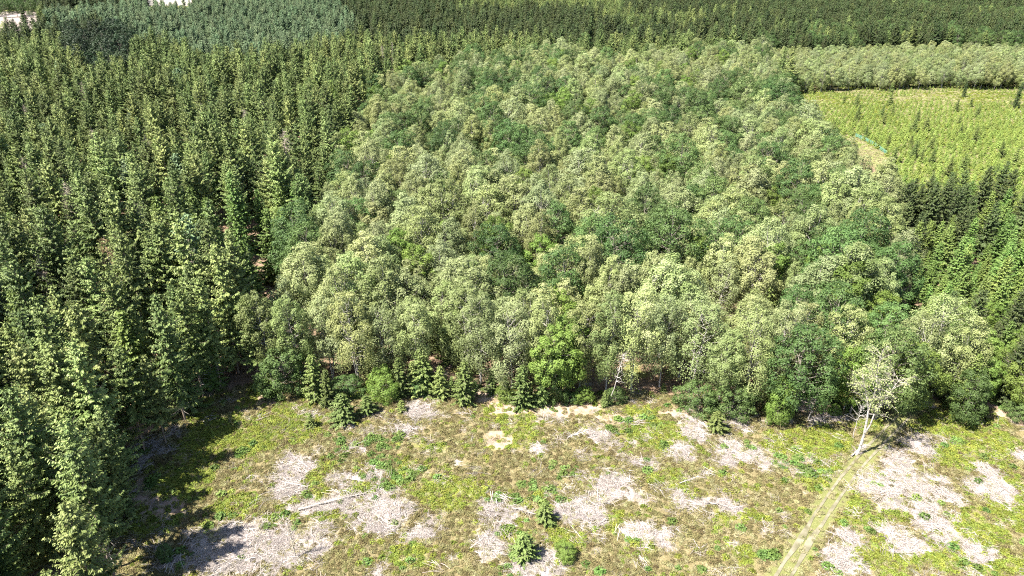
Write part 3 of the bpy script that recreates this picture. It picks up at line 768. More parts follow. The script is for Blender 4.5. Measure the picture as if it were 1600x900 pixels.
# mixed wood at the upper right
x, y = grid_points(100, 900, 330, 1100, 5.6, .4, 9); k = inside(x, y, mixed_far) & ~inside(x, y, birch_belt) & cull(x, y, 18); x, y = x[k], y[k]
q = fbm(x * .02, y * .02, 81, 3) + rr.uniform(-.12, .12, len(x))
add_trees('fir_tree', 'fir', x[q < .44], y[q < .44], rr.uniform(1.0, 1.5, (q < .44).sum()), 'fir_far')
k = (q >= .44) & (q < .47); add_trees('spruce_tree', 'spruce', x[k], y[k], rr.uniform(.75, 1.0, k.sum()), 'far')
add_trees('oak_tree', 'oak', x[(q >= .47) & (q < .56)], y[(q >= .47) & (q < .56)], rr.uniform(1.0, 1.3, ((q >= .47) & (q < .56)).sum()), 'oak_far')
add_trees('fir_tree', 'fir', x[q >= .56], y[q >= .56], rr.uniform(1.0, 1.3, (q >= .56).sum()), 'fir_far')
# right-hand blocks
x, y = grid_points(50, 330, 100, 260, 4.6, .42, 10); k = inside(x, y, dark_row) & cull(x, y, 14); x, y = x[k], y[k]
lo = (rr.uniform(size=len(x)) < .35) | (x > .62 * y) & (rr.uniform(size=len(x)) < .5)
add_trees('larch_tree', 'larch', x[lo], y[lo], rr.uniform(.7, 1.1, lo.sum()), 'larch'); x, y = x[~lo], y[~lo]
add_trees('fir_tree', 'fir', x, y, rr.uniform(.62, 1.05, len(x)), 'fir_row')
x, y = grid_points(50, 240, 90, 230, 4.0, .48, 11); k = inside(x, y, larch_block) & ~inside(x, y, dark_row) & ~inside(x, y, birch_wood) & cull(x, y, 10); x, y = x[k], y[k]
add_trees('larch_tree', 'larch', x, y, rr.uniform(.55, 1.15, len(x)), 'larch')
x, y = grid_points(40, 150, 60, 160, 3.4, .36, 12)
k = inside(x, y, brown_block) & ~inside(x, y, larch_block) & ~inside(x, y, birch_wood) & ~inside(x, y, clearing) & cull(x, y, 10) & clear_of(x, y, singles); x, y = x[k], y[k]
q = rr.uniform(size=len(x))
add_trees('fir_tree', 'fir', x[q < .35], y[q < .35], rr.uniform(.62, .92, (q < .35).sum()), 'fir_right')
add_trees('larch_tree', 'larch', x[(q >= .35) & (q < .75)], y[(q >= .35) & (q < .75)], rr.uniform(.7, 1.05, ((q >= .35) & (q < .75)).sum()), 'larch_right')
add_trees('broadleaf_tree', 'lime', x[q >= .75], y[q >= .75], rr.uniform(.6, .85, (q >= .75).sum()), 'lime_right')
# plantation
x, y = grid_points(60, 330, 155, 370, 2.05, .26, 13); k = inside(x, y, plantation) & ~inside(x, y, pl_grass) & ~inside(x, y, dark_row) & cull(x, y, 3, 40)
k &= ~((y > 300) & (fbm(x * .03, y * .06, 91, 3) > .56)); x, y = x[k], y[k]
sc = rr.uniform(.4, .9, len(x)) * (1.05 - .5 * sstep(230, 330, y))
big = rr.uniform(size=len(x)) < .012
add_trees('conifer_sapling', 'sapling', x[~big], y[~big], sc[~big], 'sapling', rr.uniform(1.1, 1.6, (~big).sum()))
add_trees('young_spruce', 'young', x[big], y[big], rr.uniform(.6, 1.0, big.sum()), 'dark young spruce overtopping the bright saplings of the plantation')
for px, py, top, hw in [(1505, 152, 126, 9), (1586, 170, 128, 11)]:
    X1, Y1, h = stand(px, py, top); TREES['fir_tree'].append((X1, Y1, 'fir', px % 4, h / 15, .8, 'fir_solo'))

# the great conifer wood on the left and at the back
x, y = grid_points(-800, 420, 18, 1250, 6.0, .48, 14)
wx_ = 14 * (fbm(x * .035, y * .035, 71, 2) - .5); wy_ = 14 * (fbm(x * .035 + 50, y * .035, 72, 2) - .5); x, y = x + wx_, y + wy_
far = y > 420
keep = ~inside(x, y, clearing) & ~inside(x, y, birch_wood) & ~inside(x, y, plantation) & ~inside(x, y, birch_belt) & ~inside(x, y, mixed_far) & ~inside(x, y, brown_block) & ~inside(x, y, larch_block) & ~inside(x, y, dark_row)
keep &= ~inside(x, y, tl_open) & ~inside(x, y, poly([(222, -40), (302, -40), (300, 1), (226, 2)], 16)) & cull(x, y, 18) & (seg_dist(x, y, [(0, 0), (0, 1)]) != 0)
keep &= ~((x > 30) & (y < 300) & (x > 1.0 * 0 + .30 * y))
keep &= ~(far & (rr.uniform(size=len(x)) < .2))
x, y = x[keep], y[keep]
el = poly([(222, 900), (196, 800), (252, 705), (312, 645), (372, 600)]) 
ex, ey = [], []
for (a, b), (c, d) in zip([(-34, 36)] + el[:-1], el):
    m = max(1, int(math.hypot(c - a, d - b) / 3.4))
    for t in (np.arange(m) + rr.uniform(.2, .8, m)) / m: ex.append(a + (c - a) * t - rr.uniform(.6, 3.2)); ey.append(b + (d - b) * t + rr.uniform(-.5, 1.5))
for px, py in [(345, 604), (372, 582), (396, 566), (330, 572), (362, 556), (404, 598), (318, 618), (300, 590)]:
    a, b = at(px, py); ex.append(a); ey.append(b)
kk = np.ones(len(x), bool)
for a, b in zip(ex, ey): kk &= np.hypot(x - a, y - b) > 2.6
x = np.concatenate([x[kk], ex]); y = np.concatenate([y[kk], ey])
near_edge = np.zeros(len(x), bool)
for k in range(len(cl)): near_edge |= np.abs(seg_dist(x, y, [tuple(cl[k - 1]), tuple(cl[k])])) < 4.5
hs = .74 + .38 * fbm(x * .04, y * .04, 61, 3) + rr.uniform(-.24, .18, len(x))
lp, tb, fd = inside(x, y, light_patch), inside(x, y, teal_band), inside(x, y, far_dark)
deep = (fbm(x * .09, y * .09, 65, 2) > .50) | (y < 62)
dens = rr.uniform(size=len(x))
pick = lp & (dens < .55)
add_trees('larch_tree', 'larch', x[pick], y[pick], hs[pick] * 1.45, 'larch_left')
pick = tb & (dens < .85)
add_trees('fir_tree', 'blue_conifer', x[pick], y[pick], hs[pick] * .95, 'blue')
pick = fd & (dens < .4)
add_trees('oak_tree', 'dark_oak', x[pick], y[pick], hs[pick] * 1.5, 'oak_clump')
rest = ~lp & ~tb & ~fd
fb = rest & (y > 400) & (fbm(x * .009, y * .006, 95, 2) + rr.uniform(-.06, .06, len(x)) + .1 * (x > 90) > .42)
add_trees('fir_tree', 'fir', x[fb], y[fb], hs[fb] * 1.3, 'fir_back'); rest &= ~fb
odd = rest & (dens > .955) & (y < 300)
add_trees('fir_tree', 'blue_conifer', x[odd & (dens > .98)], y[odd & (dens > .98)], hs[odd & (dens > .98)] * 1.0, 'blue_left')
add_trees('larch_tree', 'larch', x[odd & (dens <= .98)], y[odd & (dens <= .98)], hs[odd & (dens <= .98)] * 1.45, 'larch_left')
rest &= ~odd
e1 = rest & (near_edge | ~deep)
add_trees('spruce_tree', 'spruce', x[e1 & ~near_edge], y[e1 & ~near_edge], hs[e1 & ~near_edge], 'left')
half = rr.uniform(size=len(x)) < .5
add_trees('spruce_tree', 'spruce', x[e1 & near_edge & half], y[e1 & near_edge & half], hs[e1 & near_edge & half] * .97, 'left_edge')
add_trees('spruce_tree', 'spruce_deep', x[e1 & near_edge & ~half], y[e1 & near_edge & ~half], hs[e1 & near_edge & ~half] * .97, 'left_edge_full')
add_trees('spruce_tree', 'spruce_deep', x[rest & deep & ~near_edge], y[rest & deep & ~near_edge], hs[rest & deep & ~near_edge], 'left_deep')
# hedgerow trees round the far fields
for px, py, kd, s in [(a, 9 + 4 * math.sin(a * .3), 'oak', 1.2) for a in range(-60, 150, 6)] + [(8, 42, 'birch', .8), (36, 20, 'fir', 1.0), (80, 20, 'birch', .9), (62, 36, 'fir', .9), (112, 14, 'lime', 1.1), (100, 22, 'lime', 1.0), (124, 22, 'birch', 1.0)]:
    X1, Y1 = at(px, py, 8)
    add_trees({'oak': 'oak_tree', 'birch': 'birch_tree', 'fir': 'fir_tree', 'lime': 'broadleaf_tree'}[kd], kd, [X1], [Y1], [s], 'hedge')

# ------------------------------------------------------------------ objects for the trees that show largest, one mass for the rest
LAB = {
    ('birch_tree', 'belt'): 'pale birch in the belt of trees behind the sapling plantation',
    ('birch_tree', 'hedge'): 'thin pale tree beside the bleached far field',
    ('oak_tree', 'oak_far'): 'dark broadleaf tree in the mixed wood behind the birch belt',
    ('oak_tree', 'oak_clump'): 'very dark broad tree of the black-green clump near the far field',
    ('oak_tree', 'hedge'): 'dark broadleaf tree in the hedgerow beyond the bleached far field',
    ('broadleaf_tree', 'hedge'): 'yellow-green broadleaf tree beside the bleached far field',
    ('spruce_tree', 'far'): 'dark spruce in the mixed wood behind the birch belt',
    ('fir_tree', 'fir_far'): 'dark conifer in the mixed wood behind the birch belt',
    ('fir_tree', 'fir_solo'): 'single dark conifer standing free at the far edge of the sapling plantation',
    ('fir_tree', 'blue'): 'blue-green broad conifer in the band behind the spruce wood',
    ('fir_tree', 'fir_back'): 'dark conifer in the distant wood behind the birches',
    ('fir_tree', 'hedge'): 'dark pointed conifer beside the bleached far field',
}
WHAT = {     # look of the tree, then where it grows
    ('birch_tree', 'in'): (('fresh pale green birch', 'grey-green birch', 'olive birch'), 'inside the birch wood'),
    ('birch_tree', 'edge'): (('pale green drooping birch', 'grey-green drooping birch', 'olive drooping birch'), 'in the front row facing the heath'),
    ('oak_tree', 'oak_in'): (('dark green broadleaf tree',), 'among the pale birches'),
    ('broadleaf_tree', 'lime_in'): (('bright green broadleaf tree',), 'among the pale birches'),
    ('broadleaf_tree', 'lime_right'): (('bright green broadleaf tree',), 'between dark conifers near the track corner'),
    ('spruce_tree', 'left'): (('slim dark spruce',), 'inside the spruce wood'),
    ('spruce_tree', 'left_edge'): (('spruce with bare lower stem',), 'on the wood edge facing the heath'),
    ('spruce_tree', 'left_edge_full'): (('full-skirted spruce',), 'on the wood edge facing the heath'),
    ('spruce_tree', 'left_deep'): (('full-skirted spruce',), 'inside the spruce wood'),
    ('fir_tree', 'fir_row'): (('near-black conifer',), 'in the dark row below the sapling plantation'),
    ('fir_tree', 'fir_right'): (('dark brownish conifer',), 'in the block past the track'),
    ('fir_tree', 'blue_left'): (('broad blue-green conifer',), 'standing out among dark spruces'),
    ('larch_tree', 'larch'): (('yellow-green conifer',), 'in the light conifer block'),
    ('larch_tree', 'larch_right'): (('yellow-green conifer',), 'mixed between dark conifers past the track'),
    ('larch_tree', 'larch_left'): (('light yellow-green conifer',), 'standing out among dark spruces'),
    ('conifer_sapling', 'sapling'): (('bright yellow-green conifer sapling',), 'in the plantation'),
}
CAT = {'birch_tree': 'birch', 'oak_tree': 'oak', 'broadleaf_tree': 'tree', 'spruce_tree': 'spruce', 'fir_tree': 'conifer', 'larch_tree': 'larch', 'conifer_sapling': 'sapling', 'young_spruce': 'young spruce', 'broadleaf_bush': 'bush'}
GRP = {'birch_tree': 'birches', 'oak_tree': 'dark broadleaf trees', 'broadleaf_tree': 'bright broadleaf trees', 'spruce_tree': 'spruces of the conifer wood', 'fir_tree': 'dark conifers', 'larch_tree': 'light conifers', 'conifer_sapling': 'saplings of the plantation', 'young_spruce': 'young spruces', 'broadleaf_bush': 'bushes'}
MAX = {'birch_tree': 300, 'spruce_tree': 300, 'oak_tree': 200, 'broadleaf_tree': 150, 'fir_tree': 240, 'larch_tree': 220, 'conifer_sapling': 300, 'young_spruce': 120, 'broadleaf_bush': 100}
REST = {'birch_tree': 'birch_wood', 'oak_tree': 'oak_wood', 'broadleaf_tree': 'broadleaf_wood', 'spruce_tree': 'spruce_wood', 'fir_tree': 'conifer_wood', 'larch_tree': 'larch_wood', 'conifer_sapling': 'sapling_field', 'young_spruce': 'young_spruce_wood', 'broadleaf_bush': 'scrub'}

def scatter(name, meshes, x, y, z, rot, scl, idx, label=None):
    """one stuff object that repeats a few shapes over many points"""
    coll = bpy.data.collections.new(name + '_shapes')
    for k, mm in enumerate(meshes):
        if isinstance(mm, tuple):
            sub = bpy.data.collections.new('%s_shape_%03d' % (name, k)); coll.children.link(sub)
            for q in mm: sub.objects.link(bpy.data.objects.new('%s_piece_%03d' % (name, k), q))
        else: coll.objects.link(bpy.data.objects.new('%s_shape_%03d' % (name, k), mm))
    me = bpy.data.meshes.new(name); n = len(x)
    me.vertices.add(n); me.vertices.foreach_set('co', np.stack([x, y, z], 1).astype(np.float32).ravel())
    for nm, arr in (('rot', rot), ('scl', scl)): me.attributes.new(nm, 'FLOAT_VECTOR', 'POINT').data.foreach_set('vector', np.asarray(arr, np.float32).ravel())
    me.attributes.new('idx', 'INT', 'POINT').data.foreach_set('value', np.asarray(idx, np.int32))
    ng = bpy.data.node_groups.new(name + '_scatter', 'GeometryNodeTree')
    ng.interface.new_socket('Geometry', in_out='INPUT', socket_type='NodeSocketGeometry'); ng.interface.new_socket('Geometry', in_out='OUTPUT', socket_type='NodeSocketGeometry')
    N = ng.nodes.new; gi, go, ip, ci = N('NodeGroupInput'), N('NodeGroupOutput'), N('GeometryNodeInstanceOnPoints'), N('GeometryNodeCollectionInfo')
    ci.inputs['Collection'].default_value = coll; ci.inputs['Separate Children'].default_value = True; ci.inputs['Reset Children'].default_value = True
    ip.inputs['Pick Instance'].default_value = True
    def na(nm, dt):
        a = N('GeometryNodeInputNamedAttribute'); a.data_type = dt; a.inputs['Name'].default_value = nm
        return [o for o in a.outputs if o.enabled and o.name == 'Attribute'][0]
    Lk = ng.links.new
    Lk(gi.outputs[0], ip.inputs['Points']); Lk(ci.outputs[0], ip.inputs['Instance']); Lk(na('idx', 'INT'), ip.inputs['Instance Index'])
    Lk(na('rot', 'FLOAT_VECTOR'), ip.inputs['Rotation']); Lk(na('scl', 'FLOAT_VECTOR'), ip.inputs['Scale']); Lk(ip.outputs[0], go.inputs[0])
    o = link(bpy.data.objects.new(name, me)); o.modifiers.new('scatter', 'NODES').node_group = ng
    return tag(o, label, kind='stuff')

def plant(species, rec, name=None, label=None, group=None):
    x, y, kd, v, sc, wd, zone = rec
    tm, cm, dm, _ = PROTO[kd][v]
    e = link(bpy.data.objects.new(name or species, None)); e.empty_display_size = .5
    e.location = (x, y, float(gz(x, y))); e.rotation_euler = (0, 0, float(hash2(np.int64(x * 97), np.int64(y * 89), 3)) * 6.283); e.scale = (sc * wd, sc * wd, sc)
    if (species, zone) in WHAT:
        looks, place = WHAT[(species, zone)]; q = sc / MED[(species, zone)]
        size = 'tall ' if q > 1.08 else ('low ' if q < .9 else ''); girth = 'wide ' if wd > 1.12 else ('narrow ' if wd < .9 else '')
        lab = size + girth + FORM.get((kd, v), '') + looks[v % len(looks)] + ' ' + place
        best = min(((math.hypot(x - mx_, y - my_) / rad_, txt) for mx_, my_, rad_, txt in MARKS if abs(x - mx_) < 14 and abs(y - my_) < 14 and (mx_ != x or my_ != y)), default=(9, ''))
        if best[0] < 1 and len((lab + best[1]).split()) <= 15: lab += best[1]
    else: lab = LAB.get((species, zone), zone)
    tag(e, label or lab, CAT[species], group or GRP[species])
    for nm, mm in (('trunk', tm), ('crown', cm), ('dead_branches', dm)):
        if mm is None: continue
        if nm == 'dead_branches' and zone not in ('left_edge', 'left_deep'): continue
        c = link(bpy.data.objects.new(nm, mm)); c.parent = e
    return e

MED = {}
for sp, recs in TREES.items():
    for z in set(r[6] for r in recs): MED[(sp, z)] = float(np.median([r[4] for r in recs if r[6] == z]))
MARKS = [(r[0], r[1], 6.5, ', beside a dark round crown') for r in TREES['oak_tree'] if r[6] == 'oak_in'] + [(r[0], r[1], 6.5, ', beside a bright green crown') for r in TREES['broadleaf_tree'] if r[6] == 'lime_in']
MARKS += [(r[0], r[1], 6.5, ', beside a light conifer') for r in TREES['larch_tree'] if r[6] == 'larch_left'] + [(r[0], r[1], 6.5, ', beside a blue-green conifer') for r in TREES['fir_tree'] if r[6] == 'blue_left']
MARKS += [(r[0], r[1], 5.5, ', beside a dark young spruce') for r in TREES['young_spruce'] if r[1] < 200]
MARKS += [(*at(px, py), 8, ', beside a dead tree') for px, py in [(602, 135), (617, 125), (205, 520), (325, 520), (105, 540), (65, 350), (397, 270), (1180, 500), (30, 440)]] + [(*lone, 10, ', behind the crooked white birch')]
bw = poly([(405, 520), (420, 425), (445, 370), (495, 305), (520, 235), (552, 180)], Zb)
MARKS += [(a + (c - a) * t, b + (d - b) * t, 8, ', where spruce wood and birch wood meet') for (a, b), (c, d) in zip(bw[:-1], bw[1:]) for t in np.linspace(0, 1, 8)]
STATS = {}
for sp, recs in TREES.items():
    xs = np.array([r[0] for r in recs]); ys = np.array([r[1] for r in recs]); hh = np.array([{'sapling': 2.6, 'young': 6, 'bush': 6, 'larch': 11, 'fir': 15, 'spruce': 20, 'spruce_deep': 20, 'blue_conifer': 18, 'oak': 13.5, 'lime': 12}.get(r[2], 15) * r[4] for r in recs])
    u, v, zc = in_view(xs, ys, hh * .85)
    vis = (zc > 0) & (u > 0) & (u < 1600) & (v > 0) & (v < 900)
    rank = np.where(vis, -hh / np.maximum(zc, 1), 1); order = np.argsort(rank)
    pickd = [i for i in order if vis[i]][:MAX[sp]]; ps = set(pickd)
    for z in set(recs[i][6] for i in pickd): MED[(sp, z)] = float(np.median([recs[i][4] for i in pickd if recs[i][6] == z]))
    for i in pickd: plant(sp, recs[i])
    rest = [i for i in range(len(recs)) if i not in ps]
    STATS[sp] = (len(pickd), len(rest))
    if rest:
        kinds = sorted(set(recs[i][2] for i in rest)); base = {}; meshes = []
        for kd in kinds: base[kd] = len(meshes); meshes += [p[3] for p in PROTO[kd]]
        rx, ry = xs[rest], ys[rest]; n = len(rest)
        sc = np.array([recs[i][4] for i in rest]); wd = np.array([recs[i][5] for i in rest])
        scatter(REST[sp], meshes, rx, ry, gz(rx, ry), np.c_[np.zeros((n, 2)), RNG.uniform(0, 6.283, n)], np.c_[sc * wd, sc * wd, sc], [base[recs[i][2]] + recs[i][3] for i in rest])
print('TREES', STATS)

# ------------------------------------------------------------------ the lone half-dead birch by the track, snags and dead trees
def special(name, cat, label, px, py, parts, rz=0., scale=1.):
    x, y = at(px, py); e = link(bpy.data.objects.new(name, None)); e.location = (x, y, float(gz(x, y))); e.rotation_euler = (0, 0, rz); e.scale = (scale,) * 3; tag(e, label, cat)
    for nm, g, mt in parts:
        if g is None or not g.n: continue
        c = link(bpy.data.objects.new(nm, make_mesh(nm, [g], [M[mt]], (0,) if nm in ('trunk', 'stem') else ()))); c.parent = e
    return e

def lone_birch():
    rng = np.random.default_rng(77); tk, br, lf = Geo(), Geo(), Geo()
    tp = np.array([(0, 0, -.3), (.3, 0, 1.0), (.42, .1, 3.2), (.3, .1, 5.2), (.2, .2, 7.0), (.4, .2, 9.0), (.3, .1, 11.0), (-.1, .3, 13.5), (0, .2, 16.0)])
    tk.tube(tp, [.24, .19, .16, .145, .125, .10, .075, .045, .015], 8)
    t2 = np.array([(.42, .1, 3.2), (.7, -.2, 5.0), (.8, -.3, 7.0), (1.4, -.5, 9.0), (2.1, -.6, 11.0), (2.6, -.7, 12.6)])
    tk.tube(t2, [.12, .10, .085, .065, .04, .015], 7)
    t3 = np.array([(.2, .2, 7.0), (-.4, .4, 9.0), (-1.1, .6, 11.0), (-1.6, .6, 12.6)]); tk.tube(t3, [.11, .08, .05, .012], 6)
    ends = []
    for st, z0 in ((tp, 5.5), (t2, 6.5), (t3, 7.5)):
        for k in range(24 if st is tp else 14):
            z = rng.uniform(z0, st[-1, 2]); i = np.interp(z, st[:, 2], np.arange(len(st))); i0 = int(min(i, len(st) - 2)); p0 = st[i0] + (st[i0 + 1] - st[i0]) * (i - i0)
            a = rng.uniform(0, 6.28); e = rng.uniform(.2, .9); L = rng.uniform(1.0, 3.0) * (1.1 - .5 * (z / 16))
            q = branch_path(p0, p0 + L * np.array([math.cos(a) * math.cos(e), math.sin(a) * math.cos(e), math.sin(e)]), 5, .1, rng)
            br.tube(q, np.linspace(.055, .012, 5), 4); ends.append(q)
            for s in range(9):
                w = rng.uniform(.3, 1) * 4; j = int(min(w, 3)); b0 = q[j] + (q[j + 1] - q[j]) * (w - j); d = rng.normal(size=3) * .55 + unit((q[-1] - q[0])[None])[0] + np.array([0, 0, .1]); l = rng.uniform(.4, 1.1)
                br.tube([b0, b0 + d * l * .5, b0 + d * l + np.array([0, 0, -.15])], [.02, .014, .007], 3)
                n = int(rng.integers(3, 9)); c = b0 + d * l * rng.uniform(.3, 1.1, (n, 1)) + rng.normal(size=(n, 3)) * .2
                lf.cards(c, rng.normal(size=(n, 3)) + np.array([0, 0, .5]), .22, .13, None, np.clip(.5 + rng.normal(size=n) * .2, 0, 1), rng)
    return tk, br, lf
tk, br, lf = lone_birch()
special('birch_tree', 'birch', 'crooked white-stemmed birch with thin half-bare crown beside the track', 1338, 708, [('trunk', tk, 'birch_bark'), ('branches', br, 'dead_bark'), ('crown', lf, 'birch')], 0)
def stemmed(seed, H, lean):
    tk, br, ends = bare_tree(seed, H, 1.0, .5, False, 60, .10); return tk, br
for k, (px, py, H, lab) in enumerate([(1318, 640, 8, 'slim pale dead stem standing behind the crooked white birch'), (1334, 684, 6, 'thin pale dead stem beside the foot of the crooked white birch'), (950, 634, 9, 'thin white leaning birch stem at the wood edge'), (1262, 655, 4.0, 'short pale dead stem in front of the beige bank')]):
    tk, br, e_ = bare_tree(500 + k, H, .6, .5, False, 40, .10)
    o = special('dead_birch', 'dead tree', lab, px, py, [('trunk', tk, 'birch_bark'), ('branches', br, 'birch_bark')]); o.rotation_euler = (0, (0, -.05, .22, 0.1)[k], .1)
for k, (px, py, H, R, lab, mt, tw) in enumerate([
        (602, 135, 19, 2.0, 'grey bare dead spruce where spruce wood meets birch wood', 'dead', 900), (617, 125, 18, 1.5, 'slim grey dead spruce behind another dead spruce', 'dead', 600), (205, 520, 18, 3.0, 'russet-brown dead spruce in the spruce wood', 'russet', 1500),
        (325, 520, 19, 1.2, 'pale barkless dead spruce among green spruces', 'dead', 300), (105, 540, 18, 1.8, 'grey-lilac dead spruce deep in the spruce wood', 'dead', 800), (65, 350, 17, 1.8, 'thin grey dying spruce in the shade of the spruce wood', 'dead', 700), (397, 270, 19, 2.0, 'pale grey dead spruce crown among dark spruces', 'dead', 900), (690, 560, 11, 1.8, 'bare grey twiggy tree behind the wood edge', 'dead', 700), (1180, 500, 12, 2.2, 'half-bare white-limbed dead tree inside the birch wood', 'dead', 500)]):
    tk, br, e_ = bare_tree(520 + k, H, R, .30, mt != 'x' and k < 7, tw, .14)
    special('dead_tree', 'dead tree', lab, px, py, [('trunk', tk, 'dead_bark'), ('branches', br, mt)])
gm_ = [bare_tree(580 + k, 17, (2.0, 1.5, 2.4)[k], .28, True, 800, .13)[:2] for k in range(3)]
gm_ = [(make_mesh('trunk', [a], [M['dead_bark']], (0,)), make_mesh('branches', [b], [M['dead']])) for a, b in gm_]
for k, (px, py) in enumerate([(105, 330), (170, 300), (150, 215), (240, 470), (60, 240), (330, 250), (250, 330), (20, 560), (420, 235), (300, 180), (135, 420), (460, 330)]):
    x, y = at(px, py); e = link(bpy.data.objects.new('dead_tree', None)); e.location = (x, y, float(gz(x, y))); e.rotation_euler = (0, 0, k * 1.7); sc_ = .95 + .09 * (k % 4); e.scale = (sc_,) * 3
    tag(e, 'grey bare dead spruce poking up among the green spruces', 'dead tree', 'dead spruces in the spruce wood')
    for nm, mm in zip(('trunk', 'branches'), gm_[k % 3]): c = link(bpy.data.objects.new(nm, mm)); c.parent = e
tk, br, e_ = bare_tree(560, 21, .5, .6, True, 20, .14)
special('dead_snag', 'dead tree', 'tall bare bleached snag leaning above the spruces', 30, 440, [('trunk', tk, 'dead_bark'), ('branches', br, 'dead')]).rotation_euler = (0, -.07, 0)
tk, br, e_ = bare_tree(561, 5.6, .5, .3, True, 30, .12)
special('dead_snag', 'dead tree', 'thin bare dead pole standing upright in a brash patch', 462, 872, [('trunk', tk, 'dead_bark'), ('branches', br, 'dead')]).rotation_euler = (0, -.05, 0)

# ------------------------------------------------------------------ fallen logs and stumps on the heath
def log(px0, py0, px1, py1, rad, label, seed):
    rng = np.random.default_rng(seed); a, b = at(px0, py0), at(px1, py1); g, tw = Geo(), Geo()
    n = 9; t = np.linspace(0, 1, n); p = np.stack([a[0] + (b[0] - a[0]) * t, a[1] + (b[1] - a[1]) * t], 1); c = p.mean(0)
    z = gz(p[:, 0], p[:, 1]) + rad + .12; z0 = float(gz(*c)); pts = np.c_[p - c, z - z0]; pts[:, :2] += rng.normal(size=(n, 2)) * .05
    g.tube(pts, np.linspace(rad, rad * .35, n), 8)
    for k in range(60):
        s = rng.uniform(.15, 1) * (n - 1); i0 = int(min(s, n - 2)); p0 = pts[i0] + (pts[i0 + 1] - pts[i0]) * (s - i0); an = rng.uniform(0, 6.28); L = rng.uniform(.3, 1.3)
        d = np.array([math.cos(an), math.sin(an), rng.uniform(-.1, .5)]); q = p0 + d * L; q[2] = max(q[2], .02)
        tw.tube([p0, (p0 + q) / 2 + rng.normal(size=3) * .03, q], [.022, .016, .006], 3, rng.uniform(.2, .9))
    e = link(bpy.data.objects.new('fallen_log', None)); e.location = (c[0], c[1], z0); tag(e, label, 'log', 'fallen logs on the heath')
    for nm, gg, mt in (('stem', g, 'dead_bark'), ('branches', tw, 'brash')): o = link(bpy.data.objects.new(nm, make_mesh(nm, [gg], [M[mt]], (0,) if nm == 'stem' else ()))); o.parent = e
log(466, 797, 572, 772, .16, 'long fallen trunk lying on a brash heap', 1)
log(800, 795, 835, 806, .11, 'short ribbed fallen spruce top beside the young spruce', 2)
log(1098, 786, 1150, 797, .09, 'thin pole lying on the open heath', 3)
log(1062, 758, 1108, 742, .07, 'thin fallen branch on dry grass', 4)
log(590, 806, 615, 830, .09, 'crooked fallen branch at the lower end of a brash patch', 5)
log(886, 690, 915, 676, .08, 'pale fallen branch near the wood edge', 6)
log(1330, 712, 1352, 694, .12, 'bleached log lying at the foot of the crooked white birch', 7)

# ------------------------------------------------------------------ ground cover of the heath (nobody could count it)
def ground_stuff(name, meshes, density, keepfn, smin, smax, seed, label, box=(-66, 78, 38, 116), zoff=0.):
    r = np.random.default_rng(seed); n = int((box[1] - box[0]) * (box[3] - box[2]) * density)
    x = r.uniform(box[0], box[1], n); y = r.uniform(box[2], box[3], n)
    ok = in_open(x, y); x, y = x[ok], y[ok]
    u, v, zc = in_view(x, y, 0.); ok = (u > -60) & (u < 1660) & (v < 990); x, y = x[ok], y[ok]
    c = cover(x, y); w = keepfn(c, x, y); ok = r.uniform(size=len(x)) < w; x, y = x[ok], y[ok]; n = len(x)
    s = r.uniform(smin, smax, n)
    print(name, n)
    return scatter(name, meshes, x, y, gz(x, y) + zoff, np.c_[r.normal(size=(n, 2)) * .06, r.uniform(0, 6.283, n)], np.c_[s, s, s * r.uniform(.7, 1.2, n)], r.integers(0, len(meshes), n), label)
T = lambda nm, fn, mt, k=4: [make_mesh(nm, [fn(i)], [M[mt]]) for i in range(k)]
heather_m = T('heather_tuft', lambda i: tuft(700 + i, .36, .24, 70, .15, .075, .8), 'heather')
bil_m = T('bilberry_tuft', lambda i: tuft(720 + i, .36, .26, 70, .17, .12, .5), 'bilberry')
fern_m = T('bramble_tuft', lambda i: tuft(740 + i, .5, .45, 90, .24, .16, .5), 'fern')
straw_m = T('grass_tuft', lambda i: blades(760 + i, .26, .32, 46, .035), 'straw')
brash_m = T('brash_sticks', lambda i: sticks(780 + i, .8, 44), 'brash', 6)
brash_long = T('brash_poles', lambda i: sticks(790 + i, .9, 9, (1.0, 2.8), .022, .3, 0.4), 'brash', 3)
ground_stuff('heather', heather_m, 7.0, lambda c, x, y: np.clip(1 - c['pale'] * .93 - c['road'] * .93 - c['rut'] - c['soil'] * .9 - c['green'] * .75, 0, 1) * (.5 + .5 * (fbm(x * .5, y * .5, 4, 3) > .45)), .6, 1.3, 801, 'low brown heather covering the open heath')
ground_stuff('bilberry', bil_m, 8.0, lambda c, x, y: np.clip(c['green'] * .95 + .12 * (fbm(x * .45, y * .45, 14, 3) > .56), 0, 1) * (1 - c['pale'] * .93) * (1 - c['road'] * .9) * (1 - c['rut']) * (1 - .85 * c['soil']), .6, 1.4, 802, 'yellow-green bilberry patches on the heath')
ground_stuff('bramble', fern_m, 1.6, lambda c, x, y: np.clip(c['leaf'] * .9 + .015, 0, 1) * (1 - c['road']), .6, 1.5, 803, 'leafy green bramble and fern patches on the heath')
ground_stuff('dry_grass', straw_m, 4.0, lambda c, x, y: np.clip(.16 + .5 * (fbm(x * .35, y * .35, 24, 3) > .55) + .6 * c['road'], 0, 1) * (1 - c['pale'] * .6) * (1 - .86 * c['rut']), .6, 1.3, 804, 'straw-coloured dry grass tufts on the heath')
ground_stuff('brash', brash_m, 3.2, lambda c, x, y: np.clip(c['pale'] ** 1.3 * .95 + .03, 0, 1) * (1 - c['road']), .6, 1.4, 805, 'bleached felling brash lying in lilac-grey patches')
ground_stuff('brash_poles', brash_long, .35, lambda c, x, y: np.clip(c['pale'] * .8 + .05, 0, 1) * (1 - c['road']), .7, 1.3, 806, 'longer bleached sticks strewn over the heath')

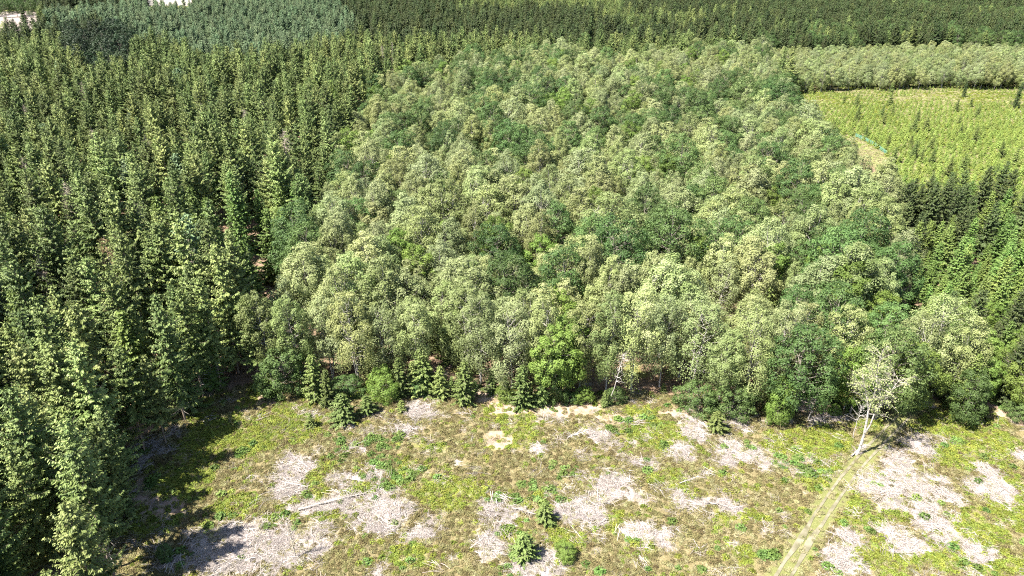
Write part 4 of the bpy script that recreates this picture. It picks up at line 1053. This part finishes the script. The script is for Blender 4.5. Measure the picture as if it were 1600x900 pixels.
# ------------------------------------------------------------------ netting fence along the grass corner of the plantation
fe = [at(px, py) for px, py in [(1336, 214), (1352, 221), (1368, 230), (1386, 243)]]
fx = np.concatenate([np.linspace(a[0], b[0], 4)[:-1] for a, b in zip(fe[:-1], fe[1:])] + [[fe[-1][0]]]); fy = np.concatenate([np.linspace(a[1], b[1], 4)[:-1] for a, b in zip(fe[:-1], fe[1:])] + [[fe[-1][1]]])
M['net'] = plain('green_netting', (.08, .22, .16), (.14, .30, .23), 2, .6)
f = link(bpy.data.objects.new('net_fence', None)); f.location = (fx[0], fy[0], 0); tag(f, 'blue-green netting fence on posts beside the grass corner of the plantation', 'fence')
pm = Geo(); pm.tube([(0, 0, -.2), (0, 0, .7), (0, 0, 1.5)], [.05, .05, .045], 6); pmesh = make_mesh('post', [pm], [M['oak_bark']])
for a, b in zip(fx, fy): o = link(bpy.data.objects.new('post', pmesh)); o.parent = f; o.location = (a - fx[0], b - fy[0], 0)
for k in range(len(fx) - 1):
    g = Geo(); p, q = np.array([fx[k] - fx[0], fy[k] - fy[0], 0]), np.array([fx[k + 1] - fx[0], fy[k + 1] - fy[0], 0])
    for z in np.arange(.1, 1.4, .13): g.tube([p + [0, 0, z], (p + q) / 2 + [0, 0, z - .02], q + [0, 0, z]], [.02] * 3, 3)
    for t in np.linspace(.04, .96, 16): c = p + (q - p) * t; g.tube([c + [0, 0, .08], c + [0, 0, .7], c + [0, 0, 1.36]], [.018] * 3, 3)
    o = link(bpy.data.objects.new('netting', make_mesh('netting', [g], [M['net']]))); o.parent = f


# rough grass between the saplings and on the grass corner
r = np.random.default_rng(66); x = r.uniform(60, 330, 90000); y = r.uniform(150, 370, 90000)
k = (inside(x, y, plantation) | inside(x, y, pl_grass)) & cull(x, y, 1, 30); x, y = x[k], y[k]; n = len(x); sc = r.uniform(1.0, 2.4, n)
scatter('rough_grass', straw_m + bil_m, x, y, gz(x, y), np.c_[np.zeros((n, 2)), r.uniform(0, 6.28, n)], np.c_[sc, sc, sc * .7], np.where(r.uniform(size=n) < .30 + .4 * (fbm(x * .05, y * .05, 7, 3) > .52) + .5 * inside(x, y, pl_grass) + .4 * (y > 325), r.integers(0, 4, n), r.integers(4, 8, n)), 'rough grass and weeds between the plantation saplings')
